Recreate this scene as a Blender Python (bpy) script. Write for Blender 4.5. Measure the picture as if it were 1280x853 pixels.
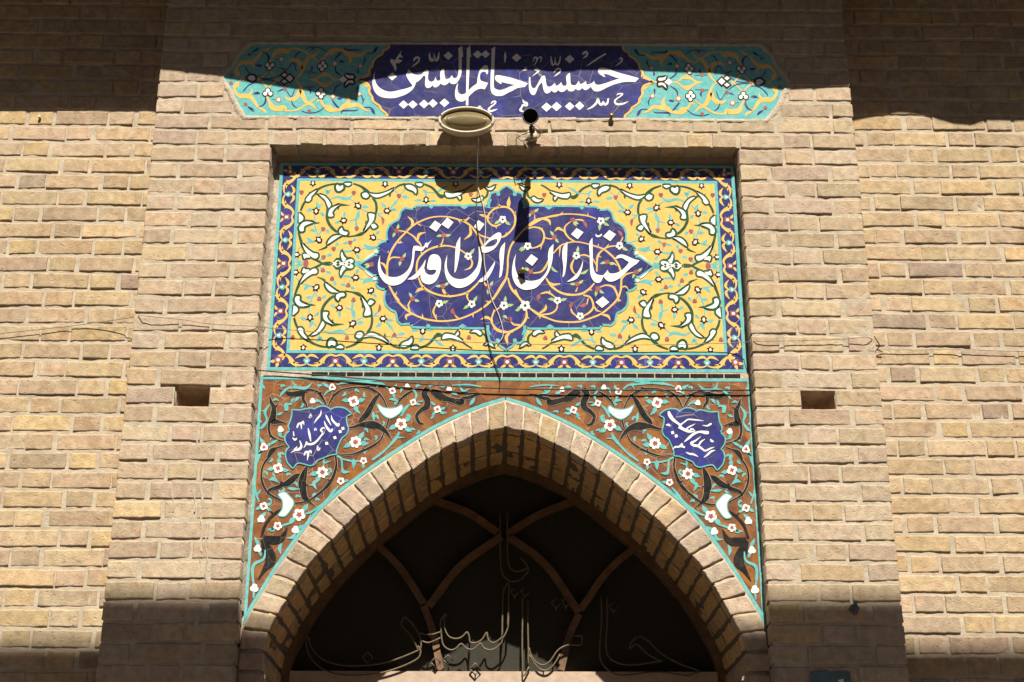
import bpy, math, random
import numpy as np
from mathutils import Vector, Matrix
from mathutils.geometry import tessellate_polygon

for o in list(bpy.data.objects):
    bpy.data.objects.remove(o)
SC = bpy.context.scene
COL = SC.collection
rad = math.radians

# ------------------------------------------------------------------ camera
F_PX, CX, CY, D, H = 1800.0, 640.0, 426.5, 5.0, 1.6      # focal length in photo pixels, eye 5 m from the wall
PITCH, ROLL, YAW, CAMX = 0.38041, 0.00054, 0.01254, -0.03575
_f = Vector((math.sin(YAW) * math.cos(PITCH), math.cos(YAW) * math.cos(PITCH), math.sin(PITCH)))
_r = Vector((math.cos(YAW), -math.sin(YAW), 0))
_u = _r.cross(_f)
R0 = _r * math.cos(ROLL) + _u * math.sin(ROLL)
U0 = -_r * math.sin(ROLL) + _u * math.cos(ROLL)
cam = bpy.data.cameras.new('camera')
cam.sensor_fit = 'HORIZONTAL'
cam.sensor_width = 36
cam.lens = F_PX / 1280 * 36
cam.clip_start = 0.05
cam.clip_end = 500
co = bpy.data.objects.new('camera', cam)
COL.objects.link(co)
M = Matrix((R0, U0, -_f)).transposed().to_4x4()
M.translation = (CAMX, -D, H)
co.matrix_world = M
SC.camera = co

# ------------------------------------------------------------------ light
SUN_X, SUN_Z = 0.11, 1.35                # towards the sun: (SUN_X, -1, SUN_Z)
sdir = Vector((SUN_X, -1, SUN_Z)).normalized()
sun = bpy.data.lights.new('sun', 'SUN')
sun.energy = 5.0
sun.angle = rad(0.5)
sun.color = (1.0, 0.93, 0.80)
so = bpy.data.objects.new('sun', sun)
COL.objects.link(so)
so.rotation_euler = sdir.to_track_quat('Z', 'Y').to_euler()
so.location = sdir * 40
W = bpy.data.worlds.new('World')
SC.world = W
W.use_nodes = True
nt = W.node_tree
nt.nodes.clear()
sky = nt.nodes.new('ShaderNodeTexSky')
sky.sky_type = 'NISHITA'
sky.sun_disc = False
sky.sun_elevation = math.asin(sdir.z)
sky.sun_rotation = math.atan2(sdir.x, sdir.y)
sky.air_density = 0.3
sky.dust_density = 0.5
sky.ozone_density = 0.2
bg = nt.nodes.new('ShaderNodeBackground')
bg.inputs['Strength'].default_value = 0.05
wo = nt.nodes.new('ShaderNodeOutputWorld')
nt.links.new(sky.outputs[0], bg.inputs[0])
nt.links.new(bg.outputs[0], wo.inputs[0])
vs = SC.view_settings
vs.view_transform = 'Standard'
vs.look = 'None'
vs.gamma = 1
vs.use_curve_mapping = False
vs.exposure = 0.87

# ------------------------------------------------------------------ helpers
def un(x, y, Y=0.0):
    """photo pixel -> point of the vertical plane Y (the wall's own plane)"""
    d = R0 * ((x - CX) / F_PX) + U0 * (-(y - CY) / F_PX) + _f
    t = (Y + D) / d.y
    return Vector((CAMX + d.x * t, Y, H + d.z * t))

def unx(x, y, Y=0.0):
    p = un(x, y, Y)
    return p.x, p.z

_rs = np.random.RandomState(7)
_tab = _rs.rand(4096)
def _h(i, j, k):
    return _tab[(i * 73856093 ^ j * 19349663 ^ k * 83492791) & 4095]
def vnoise(p, s):
    """value noise in -1..1 of points p (n,3) at frequency s"""
    q = np.asarray(p) * s + 100.0
    i = np.floor(q).astype(np.int64)
    f = q - i
    f = f * f * (3 - 2 * f)
    r = 0
    for a in (0, 1):
        for b in (0, 1):
            for c in (0, 1):
                w = (f[:, 0] if a else 1 - f[:, 0]) * (f[:, 1] if b else 1 - f[:, 1]) * (f[:, 2] if c else 1 - f[:, 2])
                r = r + w * _h(i[:, 0] + a, i[:, 1] + b, i[:, 2] + c)
    return r * 2 - 1

class MB:
    """collects faces and links them as one mesh object"""
    def __init__(self):
        self.v = []; self.n = 0; self.f = []; self.c = []; self.m = []; self.mats = []
    def mi(self, mat):
        if mat not in self.mats: self.mats.append(mat)
        return self.mats.index(mat)
    def add(self, v, f, mat, col=(1, 1, 1)):
        v = np.asarray(v, float).reshape(-1, 3)
        self.v.append(v)
        self.c.append(np.tile(np.asarray(col, float), (len(v), 1)))
        k = self.mi(mat)
        for a in f:
            self.f.append(tuple(int(i) + self.n for i in a)); self.m.append(k)
        self.n += len(v)
    def box(self, a, b, mat, col=(1, 1, 1)):
        x0, y0, z0 = a; x1, y1, z1 = b
        v = [(x0, y0, z0), (x1, y0, z0), (x1, y1, z0), (x0, y1, z0), (x0, y0, z1), (x1, y0, z1), (x1, y1, z1), (x0, y1, z1)]
        self.add(v, [(0, 1, 5, 4), (1, 2, 6, 5), (2, 3, 7, 6), (3, 0, 4, 7), (4, 5, 6, 7), (3, 2, 1, 0)], mat, col)
    def prism(self, pts, y0, y1, mat, col=(1, 1, 1)):
        """polygon in x,z given thickness from y0 (front) to y1"""
        n = len(pts)
        v = [(x, y0, z) for x, z in pts] + [(x, y1, z) for x, z in pts]
        f = [t for t in tessellate_polygon([[Vector((x, z, 0)) for x, z in pts]])]
        f += [(i, (i + 1) % n, n + (i + 1) % n, n + i) for i in range(n)]
        self.add(v, f, mat, col)
    def tube(self, pts, r, mat, n=8, col=(1, 1, 1), cap=True):
        P = [Vector(p) for p in pts]
        rr = r if isinstance(r, (list, tuple)) else [r] * len(P)
        vs_, fs = [], []
        up = None
        for i, p in enumerate(P):
            t = (P[min(i + 1, len(P) - 1)] - P[max(i - 1, 0)]).normalized()
            if up is None:
                up = Vector((0, 0, 1)) if abs(t.z) < 0.9 else Vector((1, 0, 0))
            a = t.cross(up).normalized(); b = a.cross(t).normalized(); up = b
            for k in range(n):
                w = 2 * math.pi * k / n
                vs_.append(p + (a * math.cos(w) + b * math.sin(w)) * rr[i])
        for i in range(len(P) - 1):
            for k in range(n):
                fs.append((i * n + k, i * n + (k + 1) % n, (i + 1) * n + (k + 1) % n, (i + 1) * n + k))
        if cap:
            fs.append(tuple(range(n))[::-1]); fs.append(tuple((len(P) - 1) * n + k for k in range(n)))
        self.add([tuple(v) for v in vs_], fs, mat, col)
    def build(self, name, parent=None, smooth=True, fix=True):
        me = bpy.data.meshes.new(name)
        v = np.concatenate(self.v)
        me.from_pydata(v.tolist(), [], self.f)
        for m in self.mats: me.materials.append(m)
        me.polygons.foreach_set('material_index', np.array(self.m, dtype=np.int32))
        me.polygons.foreach_set('use_smooth', np.full(len(self.f), smooth))
        a = me.color_attributes.new('tint', 'FLOAT_COLOR', 'POINT')
        c = np.concatenate(self.c)
        a.data.foreach_set('color', np.concatenate([c, np.ones((len(c), 1))], 1).ravel().astype(np.float32))
        me.update()
        if fix and not smooth:
            pass
        o = bpy.data.objects.new(name, me)
        COL.objects.link(o)
        if parent is not None: o.parent = parent
        return o

def thing(name, label, cat, group=None):
    o = bpy.data.objects.new(name, None)
    o.empty_display_size = 0.1
    COL.objects.link(o)
    return tag(o, label, cat, group)
def tag(o, label, cat, group=None):
    o['label'] = label; o['category'] = cat
    if group: o['group'] = group
    return o
def structure(o):
    o['kind'] = 'structure'
    return o

# ------------------------------------------------------------------ materials
def mat(name, build):
    m = bpy.data.materials.new(name)
    m.use_nodes = True
    t = m.node_tree
    t.nodes.clear()
    out = t.nodes.new('ShaderNodeOutputMaterial')
    b = t.nodes.new('ShaderNodeBsdfPrincipled')
    t.links.new(b.outputs[0], out.inputs[0])
    class N:
        def node(s, k, **kw):
            n = t.nodes.new('ShaderNode' + k)
            for a, v in kw.items(): setattr(n, a, v)
            return n
        def link(s, a, b_): t.links.new(a, b_)
        def noise(s, scale, detail=4, rough=0.55, dist=0.0, vec=None):
            n = s.node('TexNoise')
            n.inputs['Scale'].default_value = scale; n.inputs['Detail'].default_value = detail
            n.inputs['Roughness'].default_value = rough; n.inputs['Distortion'].default_value = dist
            s.link(vec if vec is not None else s.pos(), n.inputs['Vector'])
            return n.outputs[0]
        _p = None
        def pos(s):
            if s._p is None: s._p = s.node('NewGeometry').outputs['Position']
            return s._p
        def ramp(s, fac, stops, interp='LINEAR'):
            r = s.node('ValToRGB'); r.color_ramp.interpolation = interp
            e = r.color_ramp.elements
            while len(e) < len(stops): e.new(0.5)
            for el, (p, c) in zip(e, stops):
                el.position = p
                el.color = (c, c, c, 1) if isinstance(c, (int, float)) else (*c, 1)
            s.link(fac, r.inputs[0])
            return r.outputs[0]
        def mix(s, fac, a, b_, mode='MIX'):
            n = s.node('MixRGB', blend_type=mode)
            for k, x in ((0, fac), (1, a), (2, b_)):
                if isinstance(x, (int, float)): n.inputs[k].default_value = x if k == 0 else (x, x, x, 1)
                elif isinstance(x, tuple): n.inputs[k].default_value = (*x, 1)
                else: s.link(x, n.inputs[k])
            return n.outputs[0]
        def attr(s): return s.node('Attribute', attribute_name='tint').outputs['Color']
        def math(s, op, a, b_=0.0):
            n = s.node('Math', operation=op)
            for k, x in ((0, a), (1, b_)):
                if isinstance(x, (int, float)): n.inputs[k].default_value = x
                else: s.link(x, n.inputs[k])
            return n.outputs[0]
        def bump(s, h, strength, dist):
            n = s.node('Bump'); n.inputs['Strength'].default_value = strength; n.inputs['Distance'].default_value = dist
            s.link(h, n.inputs['Height']); s.link(n.outputs[0], b.inputs['Normal'])
        def set(s, k, v):
            if isinstance(v, (int, float)): b.inputs[k].default_value = v
            elif isinstance(v, tuple): b.inputs[k].default_value = (*v, 1)
            else: s.link(v, b.inputs[k])
    build(N())
    return m

def _brick(n):
    a = n.mix(1, n.attr(), (0.965, 0.985, 1.07), 'MULTIPLY')
    big = n.noise(34, 5, 0.6)
    c = n.mix(n.ramp(big, [(0.3, 0.0), (0.72, 1.0)]), n.mix(1, a, (0.76, 0.74, 0.74), 'MULTIPLY'), n.mix(1, a, (1.22, 1.19, 1.12), 'MULTIPLY'))
    # clay streaks running at a slant through the fired body
    w = n.node('TexWave', wave_type='BANDS', bands_direction='DIAGONAL')
    w.inputs['Scale'].default_value = 7.0; w.inputs['Distortion'].default_value = 9.0; w.inputs['Detail'].default_value = 3.0
    w.inputs['Detail Scale'].default_value = 1.4
    n.link(n.pos(), w.inputs['Vector'])
    st = n.math('MULTIPLY', n.ramp(w.outputs[1], [(0.55, 0.0), (0.95, 1.0)]), n.ramp(n.noise(5.1, 2), [(0.42, 0.0), (0.66, 0.6)]))
    c = n.mix(st, c, n.mix(1, c, (0.85, 0.71, 0.60), 'MULTIPLY'))
    # lime wash and dust caught on the face
    c = n.mix(n.ramp(n.noise(11, 6, 0.7), [(0.52, 0.0), (0.8, 0.5)]), c, (0.50, 0.42, 0.32))
    # small pits and dark specks
    sp = n.noise(210, 2, 0.5)
    c = n.mix(n.ramp(sp, [(0.26, 0.55), (0.36, 0.0)]), c, (0.14, 0.10, 0.07))
    n.set('Base Color', c); n.set('Roughness', 0.92); n.set('Specular IOR Level', 0.2)
    hsum = n.math('ADD', n.math('MULTIPLY', n.noise(130, 6, 0.72), 1.0), n.math('MULTIPLY', big, 0.5))
    hsum = n.math('SUBTRACT', hsum, n.math('MULTIPLY', n.ramp(n.noise(70, 3, 0.6), [(0.28, 1.0), (0.38, 0.0)]), 0.8))
    n.bump(hsum, 0.6, 0.006)
BRICK = mat('brick', _brick)

def _mortar(n):
    c = n.mix(n.ramp(n.noise(22, 5, 0.65), [(0.3, 0.0), (0.75, 1.0)]), (0.36, 0.300, 0.225), (0.54, 0.465, 0.360))
    c = n.mix(n.ramp(n.noise(3.0, 3), [(0.45, 0.0), (0.75, 0.4)]), c, (0.40, 0.355, 0.295))
    n.set('Base Color', c); n.set('Roughness', 0.95); n.set('Specular IOR Level', 0.15)
    n.bump(n.noise(150, 5, 0.7), 0.6, 0.006)
MORTAR = mat('mortar', _mortar)
def _dark_mortar(n):
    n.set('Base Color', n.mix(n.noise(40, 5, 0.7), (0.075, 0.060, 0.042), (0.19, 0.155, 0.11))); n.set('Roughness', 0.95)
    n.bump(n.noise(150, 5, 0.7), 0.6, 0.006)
DARK_MORTAR = mat('dark_mortar', _dark_mortar)  # mortar in a darker tone, used on the arch soffit

def _plaster(n):
    c = n.mix(n.ramp(n.noise(30, 6, 0.7), [(0.3, 0.0), (0.75, 1.0)]), (0.36, 0.29, 0.22), (0.58, 0.50, 0.40))
    n.set('Base Color', c); n.set('Roughness', 0.95)
    n.bump(n.noise(90, 5, 0.7), 0.8, 0.008)
PLASTER = mat('plaster', _plaster)

def tile(name, c0, c1, scale=60, crack=0.5, cell=(9, 0.0), rough=0.22, pieces=0, dust=(0.02, 0.12), blot=None):
    """glazed mosaic piece: firing mottling, pale grout joints between the cut pieces"""
    def b(n):
        c = n.mix(n.ramp(n.noise(scale, 5, 0.65), [(0.3, 0.0), (0.7, 1.0)]), c0, c1)
        if pieces:
            v = n.node('TexVoronoi', feature='F1'); v.inputs['Scale'].default_value = pieces
            n.link(n.pos(), v.inputs['Vector'])
            sep = n.node('SeparateColor'); n.link(v.outputs['Color'], sep.inputs[0])
            c = n.mix(n.ramp(sep.outputs[0], [(0.0, 0.0), (1.0, 1.0)]), n.mix(1, c, (0.74, 0.68, 0.85), 'MULTIPLY'), n.mix(1, c, (1.45, 1.42, 0.95), 'MULTIPLY'))
        if blot: c = n.mix(n.ramp(n.noise(8, 4, 0.6), [(0.5, 0.0), (0.7, 0.8)]), c, blot)
        wv = n.node('VectorMath', operation='ADD')
        nz = n.node('TexNoise'); nz.inputs['Scale'].default_value = 6; nz.inputs['Detail'].default_value = 2
        n.link(n.pos(), nz.inputs['Vector'])
        sc = n.node('VectorMath', operation='SCALE'); sc.inputs['Scale'].default_value = 0.02
        n.link(nz.outputs['Color'], sc.inputs[0]); n.link(n.pos(), wv.inputs[0]); n.link(sc.outputs[0], wv.inputs[1])
        v = n.node('TexVoronoi', feature='DISTANCE_TO_EDGE'); v.inputs['Scale'].default_value = cell[0]
        n.link(wv.outputs[0], v.inputs['Vector'])
        jt = n.ramp(v.outputs['Distance'], [(0.0, 1.0), (0.0105, 0.0)])
        c = n.mix(n.math('MULTIPLY', jt, n.ramp(n.noise(7, 2), [(0.42, 0.0), (0.6, crack)])), c, (0.62, 0.55, 0.45))
        # dust film
        c = n.mix(n.ramp(n.noise(9, 5, 0.7), [(0.45, dust[0]), (0.8, dust[1])]), c, (0.55, 0.47, 0.38))
        n.set('Base Color', c)
        n.set('Roughness', n.ramp(n.noise(25, 4), [(0.3, rough * 0.5), (0.8, rough * 0.5 + 0.14)]))
        n.set('Specular IOR Level', 0.4)
        n.bump(n.math('SUBTRACT', n.noise(14, 3), n.math('MULTIPLY', jt, 0.10 if crack >= .2 else 0.0)), 0.22, 0.004)
    return mat(name, b)
NAVY = tile('navy_glaze', (0.021, 0.024, 0.108), (0.042, 0.045, 0.168), 45, 0.45, (11, 0), 0.24, 0, (0.01, 0.07), (0.035, 0.045, 0.28))
TURQ = tile('turquoise_glaze', (0.075, 0.345, 0.355), (0.165, 0.47, 0.465), 60, 0.3, (14, 0))
YELL = tile('yellow_glaze', (0.63, 0.385, 0.094), (0.745, 0.495, 0.155), 40, 0.06, (10, 0))
GOLD = tile('gold_glaze', (0.66, 0.39, 0.09), (0.76, 0.50, 0.16), 40, 0.1, (10, 0))
WHITE = tile('white_glaze', (0.74, 0.71, 0.66), (0.82, 0.80, 0.76), 40, 0.1, (9, 0))
BLACK = tile('black_glaze', (0.009, 0.010, 0.011), (0.026, 0.026, 0.025), 40, 0.25, (16, 0), 0.34, 0, (0.0, 0.025))
DGREEN = tile('bottle_green_glaze', (0.014, 0.066, 0.040), (0.032, 0.105, 0.064), 40, 0.1, (9, 0), 0.22, 0, (0.0, 0.04))
LGREEN = tile('leaf_green_glaze', (0.24, 0.40, 0.15), (0.38, 0.52, 0.24), 40, 0.1)
MAROON = tile('maroon_glaze', (0.24, 0.065, 0.07), (0.36, 0.11, 0.11), 40, 0.1)
DARK = tile('dark_outline_glaze', (0.018, 0.012, 0.012), (0.034, 0.022, 0.020), 40, 0.1, (9, 0), 0.25, 0, (0.0, 0.02))
ORANGE = tile('orange_glaze', (0.42, 0.16, 0.05), (0.52, 0.22, 0.08), 40, 0.1)
BROWN = tile('brown_glaze', (0.130, 0.052, 0.028), (0.225, 0.092, 0.032), 30, 0.9, (19, 0), 0.25, 17)

def plain(name, col, rough=0.5, metal=0.0, var=0.25, scale=40, bump=0.0, spec=0.4):
    def b(n):
        c = n.mix(n.ramp(n.noise(scale, 5, 0.6), [(0.3, 0.0), (0.75, 1.0)]), tuple(x * (1 - var) for x in col), tuple(min(1, x * (1 + var)) for x in col))
        n.set('Base Color', c); n.set('Roughness', rough); n.set('Metallic', metal); n.set('Specular IOR Level', spec)
        if bump: n.bump(n.noise(scale * 2, 4), bump, 0.004)
    return mat(name, b)
WOOD = plain('varnished_wood', (0.16, 0.092, 0.05), 0.55, 0, 0.35, 25, 0.3)
RAILP = plain('painted_rail', (0.44, 0.33, 0.25), 0.6, 0, 0.15, 30, 0.3)
ROD = plain('bronze_rod', (0.13, 0.10, 0.062), 0.5, 0.0, 0.25, 60)
PANE = plain('dusty_dark_glass', (0.040, 0.038, 0.031), 0.45, 0, 0.15, 60, 0.0, 0.1)
LAMPM = plain('painted_lamp_metal', (0.54, 0.47, 0.35), 0.5, 0.0, 0.15, 30, 0.15)
BLKM = plain('black_metal', (0.028, 0.024, 0.022), 0.5, 0.2, 0.4, 40, 0.2)
WIREW = plain('pale_cable', (0.62, 0.55, 0.47), 0.5, 0, 0.12, 40)
WIRET = plain('weathered_wire', (0.24, 0.19, 0.14), 0.6, 0, 0.2, 40)
WIREB = plain('black_cable', (0.02, 0.018, 0.018), 0.5, 0, 0.2, 40)
BRASS = plain('brass', (0.25, 0.18, 0.08), 0.4, 0.6, 0.2, 40)
GREYM = plain('grey_cloth', (0.13, 0.13, 0.14), 0.9, 0, 0.35, 60, 0.6)
PLATE = plain('blue_enamel', (0.10, 0.16, 0.18), 0.35, 0, 0.25, 30)
EAVE = plain('old_eave_board', (0.16, 0.11, 0.07), 0.85, 0, 0.3, 20, 0.4)
PAVE = plain('worn_paving', (0.13, 0.10, 0.070), 0.9, 0, 0.2, 6, 0.4)
GROUT = plain('grout', (0.52, 0.42, 0.31), 0.9, 0, 0.2, 40)
CLOTH = plain('blocker_sheet', (0.12, 0.10, 0.08), 0.8, 0, 0.2, 6)
FARW = plain('far_brick_wall', (0.22, 0.16, 0.105), 0.9, 0, 0.25, 12, 0.4)
def _lens(n):
    w = n.node('TexWave', wave_type='BANDS', bands_direction='X')
    w.inputs['Scale'].default_value = 95; w.inputs['Distortion'].default_value = 0.3
    n.link(n.pos(), w.inputs['Vector'])
    n.set('Base Color', n.mix(n.noise(9, 3), (0.13, 0.10, 0.045), (0.24, 0.185, 0.09)))
    n.set('Roughness', 0.3); n.set('Transmission Weight', 0.0); n.set('Specular IOR Level', 0.35)
    n.bump(w.outputs[1], 0.5, 0.002)
LENS = mat('ribbed_lens', _lens)
# ------------------------------------------------------------------ street, sky edge, building over the way
mb = MB(); mb.add([(-60, -60, 0), (60, -60, 0), (60, 60, 0), (-60, 60, 0)], [(0, 1, 2, 3)], PAVE)
structure(mb.build('street', smooth=False))
opp = thing('opposite_building', 'plain brown brick building across the street, behind the viewer', 'building')
mb = MB(); mb.box((-16, -20, 0), (16, -14.5, 12.2), FARW); mb.build('wall', opp, False)
mb = MB(); mb.box((-16.2, -20.2, 12.201), (16.2, -14.3, 12.5), FARW); mb.build('parapet', opp, False)
# unseen canopy added as a sun blocker: its front edge shades the wall foot
ZC_ = 9.2
YC_ = -(ZC_ - 2.590) / SUN_Z
can = thing('added_canopy', 'high flat sheet canopy on steel posts over the street, behind the viewer', 'canopy')
mb = MB(); mb.box((-9, YC_ - 2.2, ZC_), (9, YC_, ZC_ + .06), CLOTH); mb.build('blocker_sheet', can, False)
for x in (-8.8, 8.8):
    mb = MB(); mb.tube([(x, YC_ - 1.1, 0), (x, YC_ - 1.1, ZC_ - .002)], .06, BLKM, 12); mb.build('post', can)

# ------------------------------------------------------------------ brickwork
YW, YT, YB = 0.11, 0.075, 0.088           # side walls, tile face, plaster back of the recess
PX, RX = 1.391, 0.925                     # half widths of the portal and of its recess
PIT, Z0 = 0.0721, 4.2136
BH = 0.0590
rng = random.Random(11)

class Bricks:
    def __init__(self): self.V = []; self.N = []; self.S = []; self.C = []; self.F = []; self.n = 0; self.k = 0; self.A = []
    def sheet(self, P, n, depth, col, nu, nv, bev=0.0022, amp=0.0016, rough=0.0008):
        P00, P10, P11, P01 = [np.array(p, float) for p in P]
        n = np.array(n, float)
        lu = np.linalg.norm(P10 - P00); lv = np.linalg.norm(P01 - P00)
        bu, bv = bev / max(lu, .01), bev / max(lv, .01)
        eu, ev = bu + .0028 / max(lu, .01), bv + .0028 / max(lv, .01)
        us = np.r_[0, 0, bu, np.linspace(eu, 1 - eu, nu), 1 - bu, 1, 1]
        vs_ = np.r_[0, 0, bv, np.linspace(ev, 1 - ev, nv), 1 - bv, 1, 1]
        U, Vv = np.meshgrid(us, vs_, indexing='ij')
        hu = np.zeros(len(us)); hu[[1, -2]] = -bev * .8; hu[[0, -1]] = -depth
        hv = np.zeros(len(vs_)); hv[[1, -2]] = -bev * .8; hv[[0, -1]] = -depth
        Hh = np.minimum(hu[:, None], hv[None, :])
        # slight settling of every brick
        tu, tv = rng.uniform(-1, 1) * .0018, rng.uniform(-1, 1) * .0014
        off = rng.uniform(-.0018, .0020)
        Hh = np.where(Hh > -depth + 1e-9, Hh + off + tu * (U - .5) * 2 + tv * (Vv - .5) * 2, Hh)
        p = ((1 - U) * (1 - Vv))[..., None] * P00 + (U * (1 - Vv))[..., None] * P10 + (U * Vv)[..., None] * P11 + ((1 - U) * Vv)[..., None] * P01
        p = p + Hh[..., None] * n
        a, b = U.shape
        idx = np.arange(a * b).reshape(a, b) + self.n
        fq = np.stack([idx[:-1, :-1], idx[1:, :-1], idx[1:, 1:], idx[:-1, 1:]], -1)
        self.F.append(fq.reshape(-1, 4))
        self.V.append(p.reshape(-1, 3)); m = a * b
        self.N.append(np.tile(n, (m, 1))); self.S.append(np.full(m, self.k * 3.71 % 97.0))
        self.C.append(np.tile(col, (m, 1))); self.A.append(np.tile([amp, rough], (m, 1)))
        self.n += m; self.k += 1
    def finish(self, mb, mat_):
        V = np.concatenate(self.V); N = np.concatenate(self.N); S = np.concatenate(self.S); A = np.concatenate(self.A)
        q = V + S[:, None] * np.array([1.3, 0.7, 2.1])
        d = np.stack([vnoise(q + 11, 34), np.zeros(len(V)), vnoise(q + 37, 34)], 1) * A[:, :1]
        d += np.stack([vnoise(q + 5, 120), np.zeros(len(V)), vnoise(q + 57, 120)], 1) * A[:, :1] * .8
        V = V + d + N * ((vnoise(q, 22) * 1.2 + vnoise(q + 3, 75) * .8) * A[:, 1])[:, None]
        k = mb.mi(mat_)
        mb.v.append(V); mb.c.append(np.concatenate(self.C))
        for f in np.concatenate(self.F): mb.f.append(tuple(int(i) + mb.n for i in f))
        mb.m += [k] * sum(len(f) for f in self.F); mb.n += len(V)

def tint(kind):
    r = rng.random()
    if kind == 'portal':
        base = np.array((0.450, 0.352, 0.240)) if r < .74 else np.array((0.435, 0.335, 0.228)) if r < .90 else np.array((0.475, 0.360, 0.215)) if r < .97 else np.array((0.400, 0.312, 0.220))
    else:
        base = np.array((0.445, 0.335, 0.205)) if r < .60 else np.array((0.420, 0.318, 0.200)) if r < .80 else np.array((0.475, 0.350, 0.190)) if r < .94 else np.array((0.365, 0.278, 0.188))
    return base * rng.uniform(.88, 1.12) * np.array([1, rng.uniform(.97, 1.03), rng.uniform(.93, 1.07)])

def cut(a, b, holes):
    segs = [(a, b)]
    for h0, h1 in holes:
        out = []
        for s0, s1 in segs:
            if h1 <= s0 or h0 >= s1: out.append((s0, s1)); continue
            if h0 > s0: out.append((s0, h0))
            if h1 < s1: out.append((h1, s1))
        segs = out
    return [s for s in segs if s[1] - s[0] > .022]

def lay(B, x0, x1, z, Y, kind, depth=.10, fine=True, h=BH):
    j = rng.uniform(-.0018, .0018)
    nu = max(3, int((x1 - x0) / (.013 if fine else .05))); nv = 5 if fine else 2
    dz = rng.uniform(-.0016, .0016); tz = rng.uniform(-.0018, .0018)
    P = ((x0 + j, Y, z + dz - tz), (x1 + j, Y, z + dz + tz), (x1 + j, Y, z + h + dz + tz), (x0 + j, Y, z + h + dz - tz))
    B.sheet(P, (0, -1, 0), depth, tint(kind), nu, nv)

def mortar_grid(mb, x0, x1, z0, z1, Y, step, amp=.0024, skip=None, material=None):
    nx, nz = max(2, int((x1 - x0) / step)), max(2, int((z1 - z0) / step))
    X, Z = np.meshgrid(np.linspace(x0, x1, nx + 1), np.linspace(z0, z1, nz + 1), indexing='ij')
    p = np.stack([X.ravel(), np.full(X.size, Y), Z.ravel()], 1)
    p[:, 1] += vnoise(p + 9, 14) * amp * .8 + vnoise(p, 55) * amp * .7
    idx = np.arange(X.size).reshape(X.shape)
    f = np.stack([idx[:-1, :-1], idx[1:, :-1], idx[1:, 1:], idx[:-1, 1:]], -1).reshape(-1, 4)
    if skip:
        c = p[f].mean(1)
        f = f[[not skip(a[0], a[2]) for a in c]]
    mb.add(p, f, material or MORTAR)

# holes left by the scaffold poles
HL = (unx(218.5, 0)[0], 0)
def hole_rect(xa, xb, ya, yb):
    p, q = un(xa, (ya + yb) / 2), un(xb, (ya + yb) / 2)
    return p.x, q.x, un((xa + xb) / 2, yb).z, un((xa + xb) / 2, ya).z
HOLES = [hole_rect(218.5, 262, 480.5, 508.5), hole_rect(1002.5, 1045.5, 487, 514.5)]
# outline of the name panel over the doorway (photo tracing taken onto the wall plane)
def crop(ox, oy, s=7.975): return (ox, oy, s)
N1, N4 = crop(270, 45), crop(860, 45)
def tp(T, x, y): return (T[0] + x / T[2], T[1] + y / T[2])
BAN_PX = [tp(N1, *q) for q in ((80, 412), (92, 380), (180, 292), (215, 235), (232, 200), (300, 132), (352, 84), (390, 76))] + \
         [tp(N4, *q) for q in ((690, 97), (735, 112), (765, 140), (812, 195), (835, 225), (850, 270), (872, 312), (940, 390), (984, 436), (986, 490), (930, 560), (905, 640), (868, 715), (800, 792), (770, 832))] + \
         [tp(N1, *q) for q in ((293, 795), (245, 710), (190, 622), (165, 545), (132, 508))]
BAN = [unx(*q) for q in BAN_PX]
def ban_span(z0, z1, pad=.012):
    xs = []
    n = len(BAN)
    for i in range(n):
        (xa, za), (xb, zb) = BAN[i], BAN[(i + 1) % n]
        for z in np.linspace(z0, z1, 7):
            if (za - z) * (zb - z) <= 0 and abs(zb - za) > 1e-6:
                xs.append(xa + (xb - xa) * (z - za) / (zb - za))
    return (min(xs) - pad, max(xs) + pad) if xs else None

facade = thing('brick_building', 'tan brick building front with projecting portal, pointed doorway arch and deep shading eave', 'building')

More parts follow.
